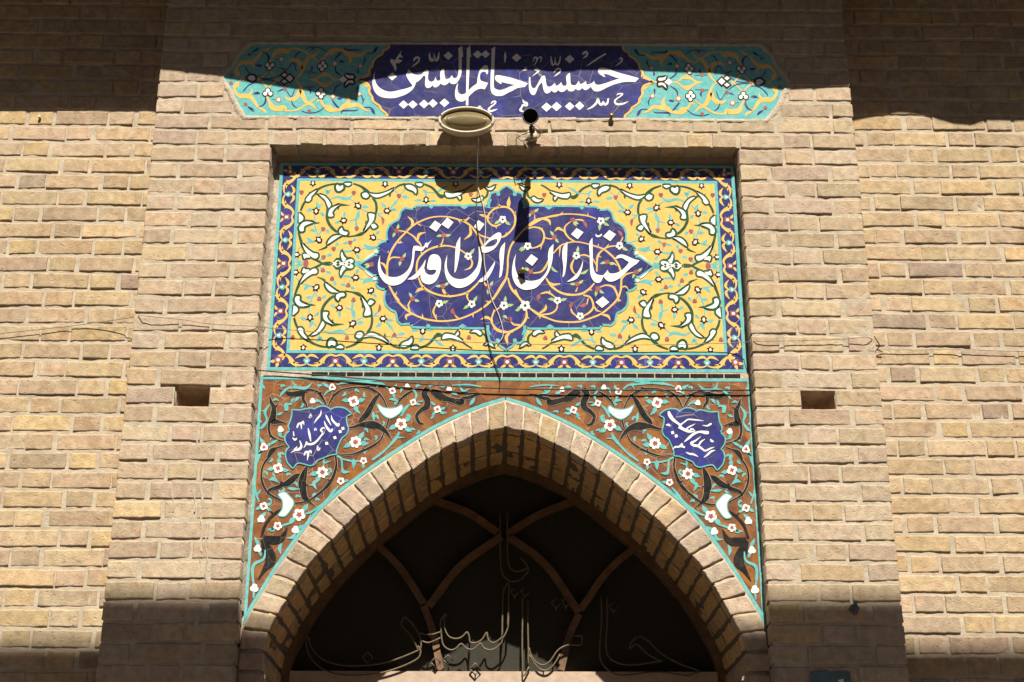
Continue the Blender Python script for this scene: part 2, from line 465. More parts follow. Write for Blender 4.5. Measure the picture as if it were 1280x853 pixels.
# --- portal (projecting surround)
B = Bricks(); mb = MB()
ODD = ((0, 120), (142, 400), (424, 542)); EVEN = ((0, 196), (210, 330), (344, 542))
for k in range(-58, 14):
    z = Z0 + k * PIT
    fine = z > 2.1
    pat = EVEN if k % 2 == 0 else ODD
    holes = []
    for hx0, hx1, hz0, hz1 in HOLES:
        if hz0 - .02 < z + BH / 2 < hz1 + .02: holes.append((hx0, hx1))
    if k <= 2:
        for sx in (-1, 1):
            for a, b in pat:
                x0, x1 = PX - (PX - RX) * a / 542, PX - (PX - RX) * b / 542
                x0, x1 = min(sx * x0, sx * x1), max(sx * x0, sx * x1)
                for s0, s1 in cut(x0, x1, holes): lay(B, s0, s1, z, 0.0, 'portal', .10, fine)
        continue
    if k == 3:            # rowlock lintel between, pattern outside
        for sx in (-1, 1):
            for a, b in (((0, 196), (210, 330), (344, 530))):
                x0, x1 = PX - (PX - RX) * a / 542, PX - (PX - RX) * b / 542
                lay(B, min(sx * x0, sx * x1), max(sx * x0, sx * x1), z, 0.0, 'portal')
        nh = 18; w = 2 * .918 / nh
        for i in range(nh):
            xa = -.918 + i * w
            lay(B, xa + .006, xa + w - .006 + rng.uniform(-.003, .003), z + rng.uniform(-.002, .002), 0.0, 'portal', .10)
        continue
    # courses round and above the name panel
    holes = []
    sp = ban_span(z - .004, z + BH + .004)
    if sp and k > 4: holes.append(sp)
    if k == 4: sp = None
    x = -PX
    L, Hd, jj = .2115, .099, .0135
    seq = [.155, Hd, L] if k % 2 == 0 else [Hd, L]
    i = 0
    while x < PX - .03:
        if k % 2 == 0: w = .155 if i == 0 else (Hd if i % 2 else L)
        else: w = Hd if i % 2 == 0 else L
        if k == 4: w = L if i % 3 != 2 else Hd
        x1 = min(x + w, PX)
        if PX - x1 < .04: x1 = PX
        for s0, s1 in cut(x, x1, holes):
            if sp and s0 < 0 and k > 4 and abs(s1 - sp[0]) < .02 and s1 - s0 < .05: continue
            lay(B, s0, s1, z, 0.0, 'portal')
        x = x1 + jj; i += 1
B.finish(mb, BRICK)
inhole = lambda x, z: any(a < x < b and c < z < d for a, b, c, d in HOLES)
for sx in (-1, 1):
    a, b = sorted((sx * (PX - .004), sx * (RX + .004)))
    mortar_grid(mb, a, b, 2.1, 4.43, .0038, .0085, skip=inhole)
    mortar_grid(mb, a, b, 0.0, 2.1, .0055, .05)
def inban(x, z):
    c = False; n = len(BAN); j = n - 1
    for i in range(n):
        (xi, zi), (xj, zj) = BAN[i], BAN[j]
        if (zi > z) != (zj > z) and x < (xj - xi) * (z - zi) / (zj - zi) + xi: c = not c
        j = i
    return c
mortar_grid(mb, -PX + .004, PX - .004, 4.432, 5.20, .0038, .0095, skip=inban)
for sx in (-1, 1):       # solid masonry behind, in four blocks round the scaffold hole
    hx = HOLES[0] if sx < 0 else HOLES[1]
    a, b = sorted((sx * (PX - .006), sx * (RX + .006)))
    mb.box((a, .014, 0), (b, .6, hx[2]), MORTAR); mb.box((a, .014, hx[3]), (b, .6, 4.432), MORTAR)
    mb.box((a, .0141, hx[2] + .0005), (hx[0], .6, hx[3] - .0005), MORTAR); mb.box((hx[1], .0141, hx[2] + .0005), (b, .6, hx[3] - .0005), MORTAR)
mb.box((-PX + .006, .0142, 4.433), (PX - .006, .6, 5.2), MORTAR)
# lumpy plaster bedding round the name panel, in the ragged gap between it and the cut bricks
ring = []
for i in range(len(BAN)):
    (xa, za), (xb, zb) = BAN[i], BAN[(i + 1) % len(BAN)]
    m = max(1, int(math.hypot(xb - xa, zb - za) / .02))
    ring += [(xa + (xb - xa) * t / m, za + (zb - za) * t / m) for t in range(m)]
rv, rf = [], []
cxb, czb = sum(p[0] for p in BAN) / len(BAN), sum(p[1] for p in BAN) / len(BAN)
for i, (x, z) in enumerate(ring):
    xa, za = ring[i - 1]; xb, zb = ring[(i + 1) % len(ring)]
    tx, tz = xb - xa, zb - za; l = math.hypot(tx, tz); nx, nz = -tz / l, tx / l
    if nx * (x - cxb) + nz * (z - czb) < 0: nx, nz = -nx, -nz
    w = .016 + .020 * rng.random() * (1 if abs(nx) > .3 else .35)
    nn = rng.uniform(-.003, .003)
    rv += [(x - nx * .004, .006, z - nz * .004), (x + nx * .003, -.0015 + nn, z + nz * .003), (x + nx * w * .6, -.001 + nn * .8, z + nz * w * .6), (x + nx * w, .008, z + nz * w)]
n4 = len(ring)
for i in range(n4):
    for q in range(3):
        a, b = i * 4 + q, ((i + 1) % n4) * 4 + q
        rf.append((a, b, b + 1, a + 1))
mb.add(rv, rf, PLASTER)
# grey mortar drips smeared down the brick faces of the left pillar
for px, ya, yb, w in ((247, 530, 560, 3.0), (252, 585, 690, 3.4), (243, 610, 640, 2.2), (251, 700, 722, 3.6), (246, 765, 792, 6.0), (216, 600, 640, 1.6), (258, 655, 745, 1.8)):
    n = int((yb - ya) / 2); v = []; f = []
    for i in range(n + 1):
        p = un(px + 1.2 * math.sin(i * .35 + px), ya + (yb - ya) * i / n, 0)
        ww = w / 2 / 330 * (.6 + .5 * abs(vnoise(np.array([[p.x * 3, 0, p.z]]), 50)[0]))
        v += [(p.x - ww, -.0012, p.z), (p.x, -.0034, p.z), (p.x + ww, -.0012, p.z)]
    for i in range(n):
        a = i * 3; f += [(a, a + 3, a + 4, a + 1), (a + 1, a + 4, a + 5, a + 2)]
    mb.add(v, f, MORTAR)
mb.build('portal_surround', facade)

# --- the two flanking walls
REFL = (un(15 / 3.759, 247, YW).x, 4.290, .0725)
REFR = (un(920 + 912 / 3.556, 236, YW).x, 4.289, .0730)
for sx, (xr, zr, pit) in ((-1, REFL), (1, REFR)):
    B = Bricks(); mb = MB()
    L, Hd, jj = .2095, .0985, .0120
    P_ = L + Hd + 2 * jj
    xlo, xhi = (-3.0, -PX + .06) if sx < 0 else (PX - .06, 3.0)
    for k in range(-60, 15):
        z = zr + k * pit
        fine = z > 2.1 and abs(xlo if sx > 0 else xhi) < 3
        off = 0 if (k % 2 == (1 if sx < 0 else 0)) else L / 2 + jj + Hd / 2
        i0 = int((xlo - xr) / P_) - 2
        for i in range(i0, i0 + int((xhi - xlo) / P_) + 5):
            for a, w in ((0, L), (L + jj, Hd)):
                x0 = xr + off + i * P_ + a + rng.uniform(-.004, .004); x1 = x0 + w + rng.uniform(-.006, .004)
                x0, x1 = max(x0, xlo), min(x1, xhi)
                if x1 - x0 < .02: continue
                lay(B, x0, x1, z, YW, 'wall', .05, fine and abs(x0) < 2.4)
    B.finish(mb, BRICK)
    mortar_grid(mb, xlo, xhi, 2.1, 5.4, YW + .0038, .0095)
    mortar_grid(mb, xlo, xhi, 0, 2.1, YW + .0055, .05)
    mb.box((xlo, YW + .016, 0), (xhi, YW + .5, 5.42), MORTAR)
    mb.build('side_wall', facade)

# --- pointed arch ring, its soffit and the door jambs
T_2 = crop(290, 640, 4.005); T_6 = crop(400, 520, 5.33); T_4 = crop(540, 480, 5.33)
YR = 0.067
INT = [(331, 836), (331, 812), (337.4, 789.8), (349, 767), (362, 744), (377, 720), (393, 699.5), (411, 680), (430, 660.5), (447, 644), (464, 629.3), (484.4, 612.3), (504, 596), (524.8, 581), (546.3, 567), (566, 556), (588.8, 546), (611, 538), (633.4, 533.6)]
EXT = [(301, 836), (301.5, 812), (303, 795), (307, 778), (322.5, 753.6), (336.2, 731), (350, 709), (365, 688), (382, 664), (400, 641), (428, 616.5), (456.3, 595), (490, 571.6), (522, 551), (540, 539.5), (568, 525.5), (596, 513), (618.8, 505), (633.4, 501)]
def half(pts, Y):
    w = [unx(x, y, Y) for x, y in pts]
    xm = w[-1][0]
    return [(x - xm, z) for x, z in w], xm
def resample(pts, n):
    P = np.array(pts); d = np.r_[0, np.cumsum(np.hypot(*np.diff(P, axis=0).T))]
    s = np.linspace(0, d[-1], n + 1)
    return np.stack([np.interp(s, d, P[:, 0]), np.interp(s, d, P[:, 1])], 1)
hi, XM = half(INT[1:], YR); he, _x = half(EXT[1:], YR)
NV = 19
RI, RE = resample(hi, NV), resample(he, NV)
RE[0, 1] = RI[0, 1]
XM = 0.004
ZS = RI[0, 1]                                # springing height
IX, EX_ = -RI[0, 0], -RE[0, 0]
B = Bricks(); mb = MB()
def lerp(a, b, t): return a + (b - a) * t
for sx in (-1, 1):
    for i in range(NV):
        g = .06
        ia, ib = lerp(RI[i], RI[i + 1], g), lerp(RI[i], RI[i + 1], 1 - g)
        ea, eb = lerp(RE[i], RE[i + 1], g * 1.1), lerp(RE[i], RE[i + 1], 1 - g * 1.1)
        jz = rng.uniform(-.004, .004)
        d_ = (ia - ea); d_ = d_ / np.linalg.norm(d_) * jz
        ia, ib = ia + d_, ib + d_
        q = lambda p: (XM + (-sx) * p[0] * 1.0, YR, p[1])
        col = tint('portal') * np.array([.98, .98, 1.02])
        P = (q(ea), q(ia), q(ib), q(eb)) if sx < 0 else (q(ia), q(ea), q(eb), q(ib))
        B.sheet(P, (0, -1, 0), .05, col, 7, 6, .0030, .0026, .0018)
        t = RI[i + 1] - RI[i]; t = t / np.linalg.norm(t); nin = np.array([t[1], -t[0]])      # towards the opening on the left half
        n3 = (-sx * nin[0], 0, nin[1])
        for y0, y1 in ((YR + .004, .158), (.172, .372), (.386, .60)):
            pa, pb = lerp(RI[i], RI[i + 1], .095), lerp(RI[i], RI[i + 1], .905)
            q2 = lambda p, y: (XM + (-sx) * p[0], y, p[1])
            P = (q2(pa, y0), q2(pa, y1), q2(pb, y1), q2(pb, y0)) if sx < 0 else (q2(pa, y0), q2(pb, y0), q2(pb, y1), q2(pa, y1))
            c2 = tint('wall') * np.array([1.38, 1.22, .86])  # warm bounce light on the soffit put into a brighter brick colour
            # soffit brick sits slightly behind the front arris
            P = [tuple(np.array(v) - np.array(n3) * .002) for v in P]
            B.sheet(P, n3, .03, c2, 4, 6, .005, .0028, .0016)
    # jambs below the springing
    for k in range(0, int(ZS / PIT)):
        z = ZS - .010 - (k + 1) * PIT + .012
        fine = k < 5
        x0, x1 = XM + sx * IX, XM + sx * EX_
        lay(B, min(x0, x1), max(x0, x1), z, YR, 'portal', .05, fine)
        for y0, y1 in ((YR + .004, .158), (.172, .372), (.386, .60)):
            X = XM + sx * (IX + .002)
            a, b = z, z + BH
            P = ((X, y0, a), (X, y1, a), (X, y1, b), (X, y0, b)) if sx < 0 else ((X, y1, a), (X, y0, a), (X, y0, b), (X, y1, b))
            B.sheet(P, (-sx, 0, 0), .03, tint('wall'), 3, 3)
B.finish(mb, BRICK)
# mortar body of the ring: front, soffit and extrados surfaces
for sx in (-1, 1):
    pi = [(XM - sx * p[0] * 1.0, p[1]) for p in RI]; pe = [(XM - sx * p[0], p[1]) for p in RE]
    n = len(pi)
    v = [(x, YR + .006, z) for x, z in pi] + [(x, YR + .006, z) for x, z in pe] + [(x, .66, z) for x, z in pi] + [(x, .66, z) for x, z in pe]
    v = [list(a) for a in v]
    ins = .005
    for i in range(n):
        dx, dz = pe[i][0] - pi[i][0], pe[i][1] - pi[i][1]; l = math.hypot(dx, dz)
        for o_ in (0, 2 * n): v[o_ + i][0] += dx / l * ins; v[o_ + i][2] += dz / l * ins
        for o_ in (n, 3 * n): v[o_ + i][0] += dx / l * .004; v[o_ + i][2] += dz / l * .004
    f = []
    for i in range(n - 1):
        f += [(i, i + 1, n + i + 1, n + i), (n + i, n + i + 1, 3 * n + i + 1, 3 * n + i)]
    mb.add(v, f, MORTAR)
    mb.add(v, [(i, i + 1, 2 * n + i + 1, 2 * n + i) for i in range(n - 1)], DARK_MORTAR)
    x0, x1 = sorted((XM + sx * (IX + .007), sx * (RX + .004)))
    mb.box((x0, YR + .006, 0), (x1, .6, ZS), MORTAR)
mb.build('arch', facade)

# plaster ground of the recess, seen as the strips beside the tiles
mb = MB()
mortar_grid(mb, -RX - .01, RX + .01, 3.40, 4.46, YB, .012, .003, None, PLASTER)
for sx in (-1, 1):
    pe = [(XM - sx * p[0], p[1]) for p in RE]
    poly = pe + [(XM, 3.42), (sx * (RX + .01), 3.42), (sx * (RX + .01), pe[0][1])]
    tri = tessellate_polygon([[Vector((x, z, 0)) for x, z in poly]])
    mb.add([(x, YB + .003, z) for x, z in poly], tri, PLASTER)
# rough fillet of plaster in the left corner
for sx, w in ((-1, .014), (1, .006)):
    nz = 120; v = []; f = []
    for i in range(nz + 1):
        z = 2.6 + (4.43 - 2.6) * i / nz
        e = w * (.7 + .5 * vnoise(np.array([[1.7 * sx, 0, z]]), 18)[0] + .4 * vnoise(np.array([[4.7, 0, z]]), 60)[0])
        e2 = .012 + .006 * vnoise(np.array([[9.7 * sx, 0, z]]), 30)[0]
        v += [(sx * (RX + .003), YB - .03 - e2, z), (sx * (RX - e * .5), YB - .012, z), (sx * (RX - e * 1.25), YB - .001, z)]
    for i in range(nz):
        for q in (0, 1):
            a = i * 3 + q; f.append((a, a + 1, a + 4, a + 3) if sx < 0 else (a, a + 3, a + 4, a + 1))
    mb.add(v, f, PLASTER)
mb.build('recess_plaster', facade)

# insides of the scaffold holes
for hx0, hx1, hz0, hz1 in HOLES:
    mb = MB()
    nx, nz = 16, 12
    v = []; f = []
    for i in range(nx + 1):
        for k in range(nz + 1):
            u, w = i / nx, k / nz
            e = min(u, 1 - u, w * .8, (1 - w) * .8) * 5
            y = .010 + .085 * min(1, e) ** .6
            v.append((hx0 - .003 + (hx1 - hx0 + .006) * u, y, hz0 - .003 + (hz1 - hz0 + .006) * w))
    v = np.array(v)
    v[:, 1] += vnoise(v, 40) * .010 * (v[:, 1] > .03); v[:, 2] += vnoise(v + 3, 60) * .004
    for i in range(nx):
        for k in range(nz):
            a = i * (nz + 1) + k; f.append((a, a + nz + 1, a + nz + 2, a + 1))
    mb.add(v, f, BRICK, (.36, .25, .16))
    mb.build('scaffold_hole', facade)

# --- eave: its ragged front edge draws the shade line along the top
YE = -0.42
def eave_pt(px, py, Y):
    p = un(px, py, Y); t = (Y - YE)
    return (p.x + SUN_X * t, p.z + SUN_Z * t)
prof = [(-6.0, None)] + [eave_pt(*q) for q in (
    (20, 139, YW), (110, 138.5, YW), (185, 138.5, YW), (203, 88, 0), (250, 92, 0), (279, 96, 0), (330, 104, 0), (379, 111, 0), (420, 119, 0), (447, 125, 0), (450, 104, 0), (468, 99, 0), (505, 92.5, 0), (545, 87.5, 0), (640, 86.5, 0),
    (672, 87, 0), (690, 89, 0), (716, 89, 0), (722, 87, 0), (800, 87.3, 0), (860, 89.5, 0), (890, 90, 0), (906, 92, 0), (930, 99, 0), (961, 109, 0), (985, 112, 0), (1030, 109.5, 0), (1060, 107.5, 0), (1068, 151, YW), (1095, 145, YW), (1125, 141.5, YW), (1155, 144, YW), (1172, 151, YW), (1192, 157, YW), (1214, 158, YW), (1230, 152, YW), (1275, 151, YW))] + [(6.0, None)]
prof[0] = (-6.0, prof[1][1]); prof[-1] = (6.0, prof[-2][1])
prof = [p for i, p in enumerate(prof) if i == 0 or p[0] > prof[i - 1][0] + .002]
ZE = max(p[1] for p in prof) + .10
mb = MB()
poly = prof + [(6.0, ZE + .1), (-6.0, ZE + .1)]
mb.prism(poly, YE, YE + .03, EAVE)
mb.box((-6, YE + .031, ZE - .02), (6, .5, ZE + .05), EAVE)
mb.build('eave', facade, False)
# ------------------------------------------------------------------ mosaic drawing
def cr(pts, closed=False, n=4):
    """Catmull-Rom through points of any width"""
    P = [np.array(p, float) for p in pts]
    if len(P) < 3: return P
    out = []
    m = len(P)
    rngi = range(m) if closed else range(m - 1)
    for i in rngi:
        p1, p2 = P[i], P[(i + 1) % m]
        p0 = P[i - 1] if (closed or i > 0) else 2 * p1 - p2
        p3 = P[(i + 2) % m] if (closed or i + 2 < m) else 2 * p2 - p1
        for k in range(n):
            t = k / n
            out.append(.5 * ((2 * p1) + (p2 - p0) * t + (2 * p0 - 5 * p1 + 4 * p2 - p3) * t * t + (3 * p1 - p0 - 3 * p2 + p3) * t ** 3))
    if not closed: out.append(P[-1])
    return out

def smooth_poly(pts, n=4):
    """closed outline; points given as (x, y, 1) are corners"""
    m = len(pts)
    cs = [i for i, p in enumerate(pts) if len(p) > 2]
    P = [p[:2] for p in pts]
    if not cs: return cr(P, True, n)
    out = []
    for a, b in zip(cs, cs[1:] + [cs[0] + m]):
        seg = [P[i % m] for i in range(a, b + 1)]
        out += cr(seg, False, n)[:-1] if len(seg) > 2 else [np.array(seg[0], float)]
    return out

class Art:
    """flat pieces set into the plane Y; coordinates are tracing coordinates carried onto that plane"""
    def __init__(self, Y, clip=None): self.Y = Y; self.mb = MB(); self.k = 0; self.mirrors = [lambda x, z: (x, z)]; self.base = 0
    def lift(self, layer):
        self.k += 1
        return self.Y - .0004 - layer * .00022 - (self.k % 9) * .00002
    def put(self, pts, mat_, layer):
        """pts in world (x,z)"""
        tri = tessellate_polygon([[Vector((x, z, 0)) for x, z in pts]])
        for mr in self.mirrors:
            y = self.lift(layer)
            self.mb.add([(a, y, b) for a, b in (mr(x, z) for x, z in pts)], tri, mat_)
    def w(self, T, p): return unx(T[0] + p[0] / T[2], T[1] + p[1] / T[2], self.Y)
    def poly(self, T, mat_, pts, layer=1, smooth=True):
        P = []
        cur = T
        for p in pts:
            if isinstance(p[0], tuple): cur = p[0]; continue
            q = ((p[0] / cur[2] + cur[0] - T[0]) * T[2], (p[1] / cur[2] + cur[1] - T[1]) * T[2])
            P.append(q + tuple(p[2:]))
        P = smooth_poly(P) if smooth else P
        self.put([self.w(T, p) for p in P], mat_, layer)
        return P
    def rib(self, T, mat_, pts, layer=1, closed=False, grow=0.0, n=5):
        P = cr(pts, closed, n)
        m = len(P)
        L, Rr = [], []
        for i in range(m):
            a = P[(i - 1) % m] if (closed or i > 0) else P[0]
            b = P[(i + 1) % m] if (closed or i < m - 1) else P[-1]
            dx, dy = b[0] - a[0], b[1] - a[1]
            l = math.hypot(dx, dy) or 1
            hw = max(P[i][2], .4) / 2 + grow
            L.append((P[i][0] - dy / l * hw, P[i][1] + dx / l * hw)); Rr.append((P[i][0] + dy / l * hw, P[i][1] - dx / l * hw))
        Lw = [self.w(T, p) for p in L]; Rw = [self.w(T, p) for p in Rr]
        f = [(i, i + 1, m + i + 1, m + i) for i in range(m - 1)]
        if closed: f.append((m - 1, 0, m, 2 * m - 1))
        for mr in self.mirrors:
            y = self.lift(layer)
            self.mb.add([(a, y, b) for a, b in (mr(*p) for p in Lw + Rw)], f, mat_)
    def lined(self, T, fill, line, pts, d=9, layer=2):
        P = self.poly(T, fill, pts, layer + 1)
        self.rib(T, line, [(p[0], p[1], 4.4 * d) for p in P[::2]], layer, True, n=2)
    def disc(self, T, mat_, x, y, r, layer=2, n=12, ry=None, ang=0):
        ry = ry or r
        c, s = math.cos(ang), math.sin(ang)
        self.put([self.w(T, (x + r * math.cos(t) * c - ry * math.sin(t) * s, y + r * math.cos(t) * s + ry * math.sin(t) * c)) for t in (2 * math.pi * k / n for k in range(n))], mat_, layer)
    def star(self, T, mat_, x, y, r, petals=5, depth=.3, ang=0, layer=2, sq=1.0):
        n = petals * 6
        P = []
        for k in range(n):
            t = 2 * math.pi * k / n
            q = r * (1 - depth + depth * abs(math.cos(petals * t / 2)) ** .7)
            P.append(self.w(T, (x + q * math.cos(t + ang), y + q * math.sin(t + ang) * sq)))
        self.put(P, mat_, layer)
    def dia(self, T, mat_, x, y, a, b, layer=2):
        self.put([self.w(T, p) for p in ((x - a, y), (x, y - b), (x + a, y), (x, y + b))], mat_, layer)
    def leaf(self, T, mat_, x, y, ang, l, w, layer=1):
        c, s = math.cos(ang), math.sin(ang)
        self.rib(T, mat_, [(x, y, w * .3), (x + c * l * .45 - s * w * .12, y + s * l * .45 + c * w * .12, w), (x + c * l, y + s * l, .5)], layer)
    def done(self, name, parent): return self.mb.build(name, parent, False)
    def slab(self, pts, mat_, thick=.02):
        self.mb.prism(pts, self.Y, self.Y + thick, mat_)

WSC = 7.975
def C8(x, y): return (x, y, WSC)
A1, A2, A3 = C8(460, 48), C8(560, 48), C8(660, 48)
Z1, Z2, Z3, Z4, Z5, Z6, Z7, Z8 = [(a, b, 16.0) for a, b in ((462, 55), (500, 75), (560, 55), (560, 80), (640, 80), (680, 80), (735, 80), (640, 55))]
N2 = C8(380, 45)

# ================================================================= the name panel over the doorway
YBAN = 0.004
ban = thing('tile_mosaic', 'long turquoise and navy tile name panel with pointed ends, set above the doorway recess', 'tile mosaic', 'tile mosaics of the portal')
cxB = (min(p[0] for p in BAN) + max(p[0] for p in BAN)) / 2
czB = (un(633, 55, 0).z + un(633, 148, 0).z) / 2
idm = lambda x, z: (x, z)
mX = lambda x, z: (2 * cxB - x, z)
mZ = lambda x, z: (x, 2 * czB - z)
mXZ = lambda x, z: (2 * cxB - x, 2 * czB - z)
A = Art(YBAN)
A.slab(BAN, TURQ, .05)
A.mirrors = [idm, mX, mZ, mXZ]
for pts in (
    ((228, 462, 8), (205, 490, 50), (183, 520, 26), (200, 570, 26), (240, 600, 40), (300, 600, 46), (350, 615, 40), (385, 660, 30), (420, 710, 20), (478, 742, 26), (500, 772, 4)),
    ((320, 600, 24), (355, 565, 18), (358, 530, 3)),
    ((225, 465, 8), (280, 412, 12)), ((415, 420, 26), (470, 470, 16), (520, 530, 12)), ((505, 540, 12), (600, 450, 14), (640, 420, 12)), ((775, 425, 8), (830, 480, 18), (850, 530, 28)),
    ((505, 600, 12), (530, 650, 22), (560, 710, 52), (620, 728, 50), (680, 722, 50), (705, 748, 16), (800, 742, 16), (880, 700, 18), (960, 650, 14), (1005, 612, 6)),
    ((685, 600, 3), (720, 632, 26), (780, 630, 40), (820, 590, 40), (842, 535, 40), (868, 600, 44), (900, 660, 36), (960, 690, 26), (1005, 742, 3)),
    ((1040, 630, 22), (1060, 680, 18), (1110, 720, 50), (1150, 742, 40), (1240, 735, 20))):
    A.rib(N1, GOLD, pts, 1)
for pts in (
    ((130, 655, 14), (165, 645, 20), (200, 700, 26), (250, 720, 60), (290, 745, 30), (360, 735, 30), (410, 700, 50), (470, 695, 44), (540, 690, 34), (600, 732, 22), (660, 757, 3)),
    ((425, 700, 40), (446, 640, 34), (428, 590, 4)),
    ((60, 436, 8), (110, 440, 30), (150, 470, 20), (200, 492, 44), (250, 482, 20), (290, 450, 14), (345, 437, 14)), ((192, 510, 14), (180, 560, 8)), ((165, 640, 18), (150, 620, 8)),
    ((510, 437, 10), (560, 448, 18), (620, 490, 34), (655, 520, 14))):
    A.rib(N2, GOLD, pts, 1)
NST = [(N1, ((315, 705, 8), (360, 735, 24), (378, 758, 3))), (N1, ((420, 715, 6), (470, 690, 14), (495, 650, 20), (490, 612, 8))), (N1, ((270, 562, 3), (282, 540, 12), (330, 490, 10), (400, 465, 8), (440, 470, 6))),
       (N1, ((370, 580, 4), (410, 570, 28), (442, 576, 4))), (N1, ((610, 555, 4), (650, 540, 14), (680, 530, 6))), (N1, ((700, 545, 6), (750, 605, 9), (790, 520, 8))), (N1, ((750, 640, 5), (770, 690, 14), (810, 720, 4))),
       (N1, ((870, 510, 6), (930, 515, 9), (1000, 505, 4))), (N1, ((935, 530, 6), (944, 550, 20), (935, 582, 3))), (N1, ((858, 752, 9), (930, 770, 9), (1020, 755, 9), (1085, 712, 6))), (N1, ((1168, 650, 12), (1200, 700, 14), (1232, 722, 8))),
       (N1, ((430, 445, 8), (520, 440, 10), (600, 460, 10), (665, 505, 8))), (N1, ((610, 640, 4), (560, 632, 4))),
       (N2, ((280, 640, 10), (310, 680, 18), (352, 722, 8))), (N2, ((330, 625, 4), (355, 626, 26), (388, 618, 4))), (N2, ((570, 590, 8), (590, 640, 14), (582, 680, 3))), (N2, ((590, 640, 4), (610, 630, 3))),
       (N2, ((375, 780, 3), (382, 748, 18), (450, 745, 14), (520, 745, 10), (542, 730, 3))), (N2, ((596, 715, 8), (660, 715, 12), (690, 755, 30), (708, 786, 3))), (N2, ((298, 575, 10), (312, 520, 16), (375, 475, 8))), (N2, ((528, 560, 4), (530, 520, 20), (535, 505, 3)))]
for T, pts in NST: A.rib(T, NAVY, pts, 1)
def trefoil(T, x, y, up=-1, r=20):
    for dx, dy in ((-26, 0), (26, 0), (0, 32 * up)):
        A.disc(T, DARK, x + dx, y + dy, r + 11, 2)
    for dx, dy in ((-26, 0), (26, 0), (0, 32 * up)):
        A.disc(T, WHITE, x + dx, y + dy, r, 4)
trefoil(N1, 517, 578); trefoil(N1, 1046, 575, -1, 20); trefoil(N2, 170, 575, 1, 19)
for T, x, y, r in ((N1, 625, 638, 30), (N2, 290, 602, 32), (N2, 550, 580, 26)):
    A.star(T, ORANGE, x, y, r, 5, .3, .3, 2); A.disc(T, WHITE, x, y, r * .55, 4)
for T, x, y in ((N1, 295, 682), (N1, 685, 530), (N1, 930, 752), (N2, 50, 515), (N1, 150, 470)):
    A.star(T, MAROON, x, y, 21, 4, .3, .5, 2)
A.mirrors = [idm, mX]
# flowers that sit on the long axis
for T, c in ((N1, ((735, 425, 38, 36), (682, 392, 30, 22), (682, 458, 30, 22))),):
    for x, y, a, b in c: A.dia(T, DARK, x, y, a + 20, b + 20, 3)
    for x, y, a, b in c: A.dia(T, WHITE, x, y, a - 2, b - 2, 5)
A.lined(N1, WHITE, DARK, ((312, 422, 1), (345, 396), (385, 405), (388, 440), (350, 448)), 9, 3)
A.lined(N2, WHITE, DARK, ((348, 440, 1), (392, 402, 1), (432, 440, 1), (390, 470, 1)), 9, 3)
A.lined(N2, WHITE, DARK, ((425, 415, 1), (410, 380, 1), (445, 395), (490, 400), (490, 425), (455, 425)), 9, 3)
A.lined(N2, WHITE, DARK, ((410, 505, 1), (425, 462), (460, 445), (492, 455), (485, 475), (450, 470)), 9, 3)
A.done('floral_field', ban)
# navy cartouche of the middle
A = Art(YBAN); A.base = 1
half_l = [(860, 88, 1), (850, 130), (800, 160, 1), (790, 190), (738, 220, 1), (702, 262), (692, 310, 1), (664, 345), (668, 400, 1), (615, 418), (556, 438, 1), (640, 470), (668, 520, 1), (662, 560), (692, 610, 1), (702, 650), (762, 692, 1), (782, 730), (832, 772, 1), (842, 803, 1)]
P = smooth_poly([(860, 88, 1)] + half_l[1:] , 5)
lw = [A.w(N2, p) for p in P]
full = lw + [(2 * cxB - x, z) for x, z in reversed(lw)]
A.put(full, NAVY, 7)
A.rib(N2, GOLD, [(p[0] - 6, p[1], 34) for p in P], 6); A.mirrors = [mX]; A.rib(N2, GOLD, [(p[0] - 6, p[1], 34) for p in P], 6)
A.done('cartouche', ban)
# the white writing
A = Art(YBAN - .0016)
A.poly(Z4, WHITE, ((945, -350, 1), (872, -300, 1), (864, 0), (850, 300), (850, 480), (865, 560), (900, 610), (960, 640), (1040, 645), (1110, 630), (1200, 580), (1280, 545), (1390, 487), (1535, 464, 1), (1602, 392, 1), (1280, 285), (1100, 245), (1000, 228), (950, 243), (938, 290), (960, 335), (1010, 378), (1052, 404, 1), (1074, 396, 1), (1070, 362, 1), (1150, 385), (1340, 424, 1), (1250, 452), (1130, 505), (1040, 527), (980, 515), (930, 485), (915, 420), (918, 300), (930, 0)))
A.poly(Z4, WHITE, ((440, -362, 1), (376, -300, 1), (370, 100), (365, 400), (358, 832, 1), (405, 832, 1), (415, 400), (430, 100), (438, -138, 1), (464, -130, 1), (452, -250)))
A.poly(Z4, WHITE, ((195, 390, 1), (160, 470), (143, 560), (142, 640), (165, 710), (210, 745), (270, 756), (330, 740), (370, 705), (430, 640), (520, 555), (600, 510), (660, 498), (735, 512, 1), (802, 384, 1), (700, 355), (650, 325), (638, 250), (655, 190), (700, 160), (750, 165), (772, 207, 1), (792, 207, 1), (803, 150), (802, 80), (790, 45), (750, 28), (700, 55), (650, 110), (620, 170), (590, 290), (578, 390), (500, 450), (420, 525), (350, 590), (290, 615), (230, 600), (198, 550), (188, 480), (202, 400, 1)))
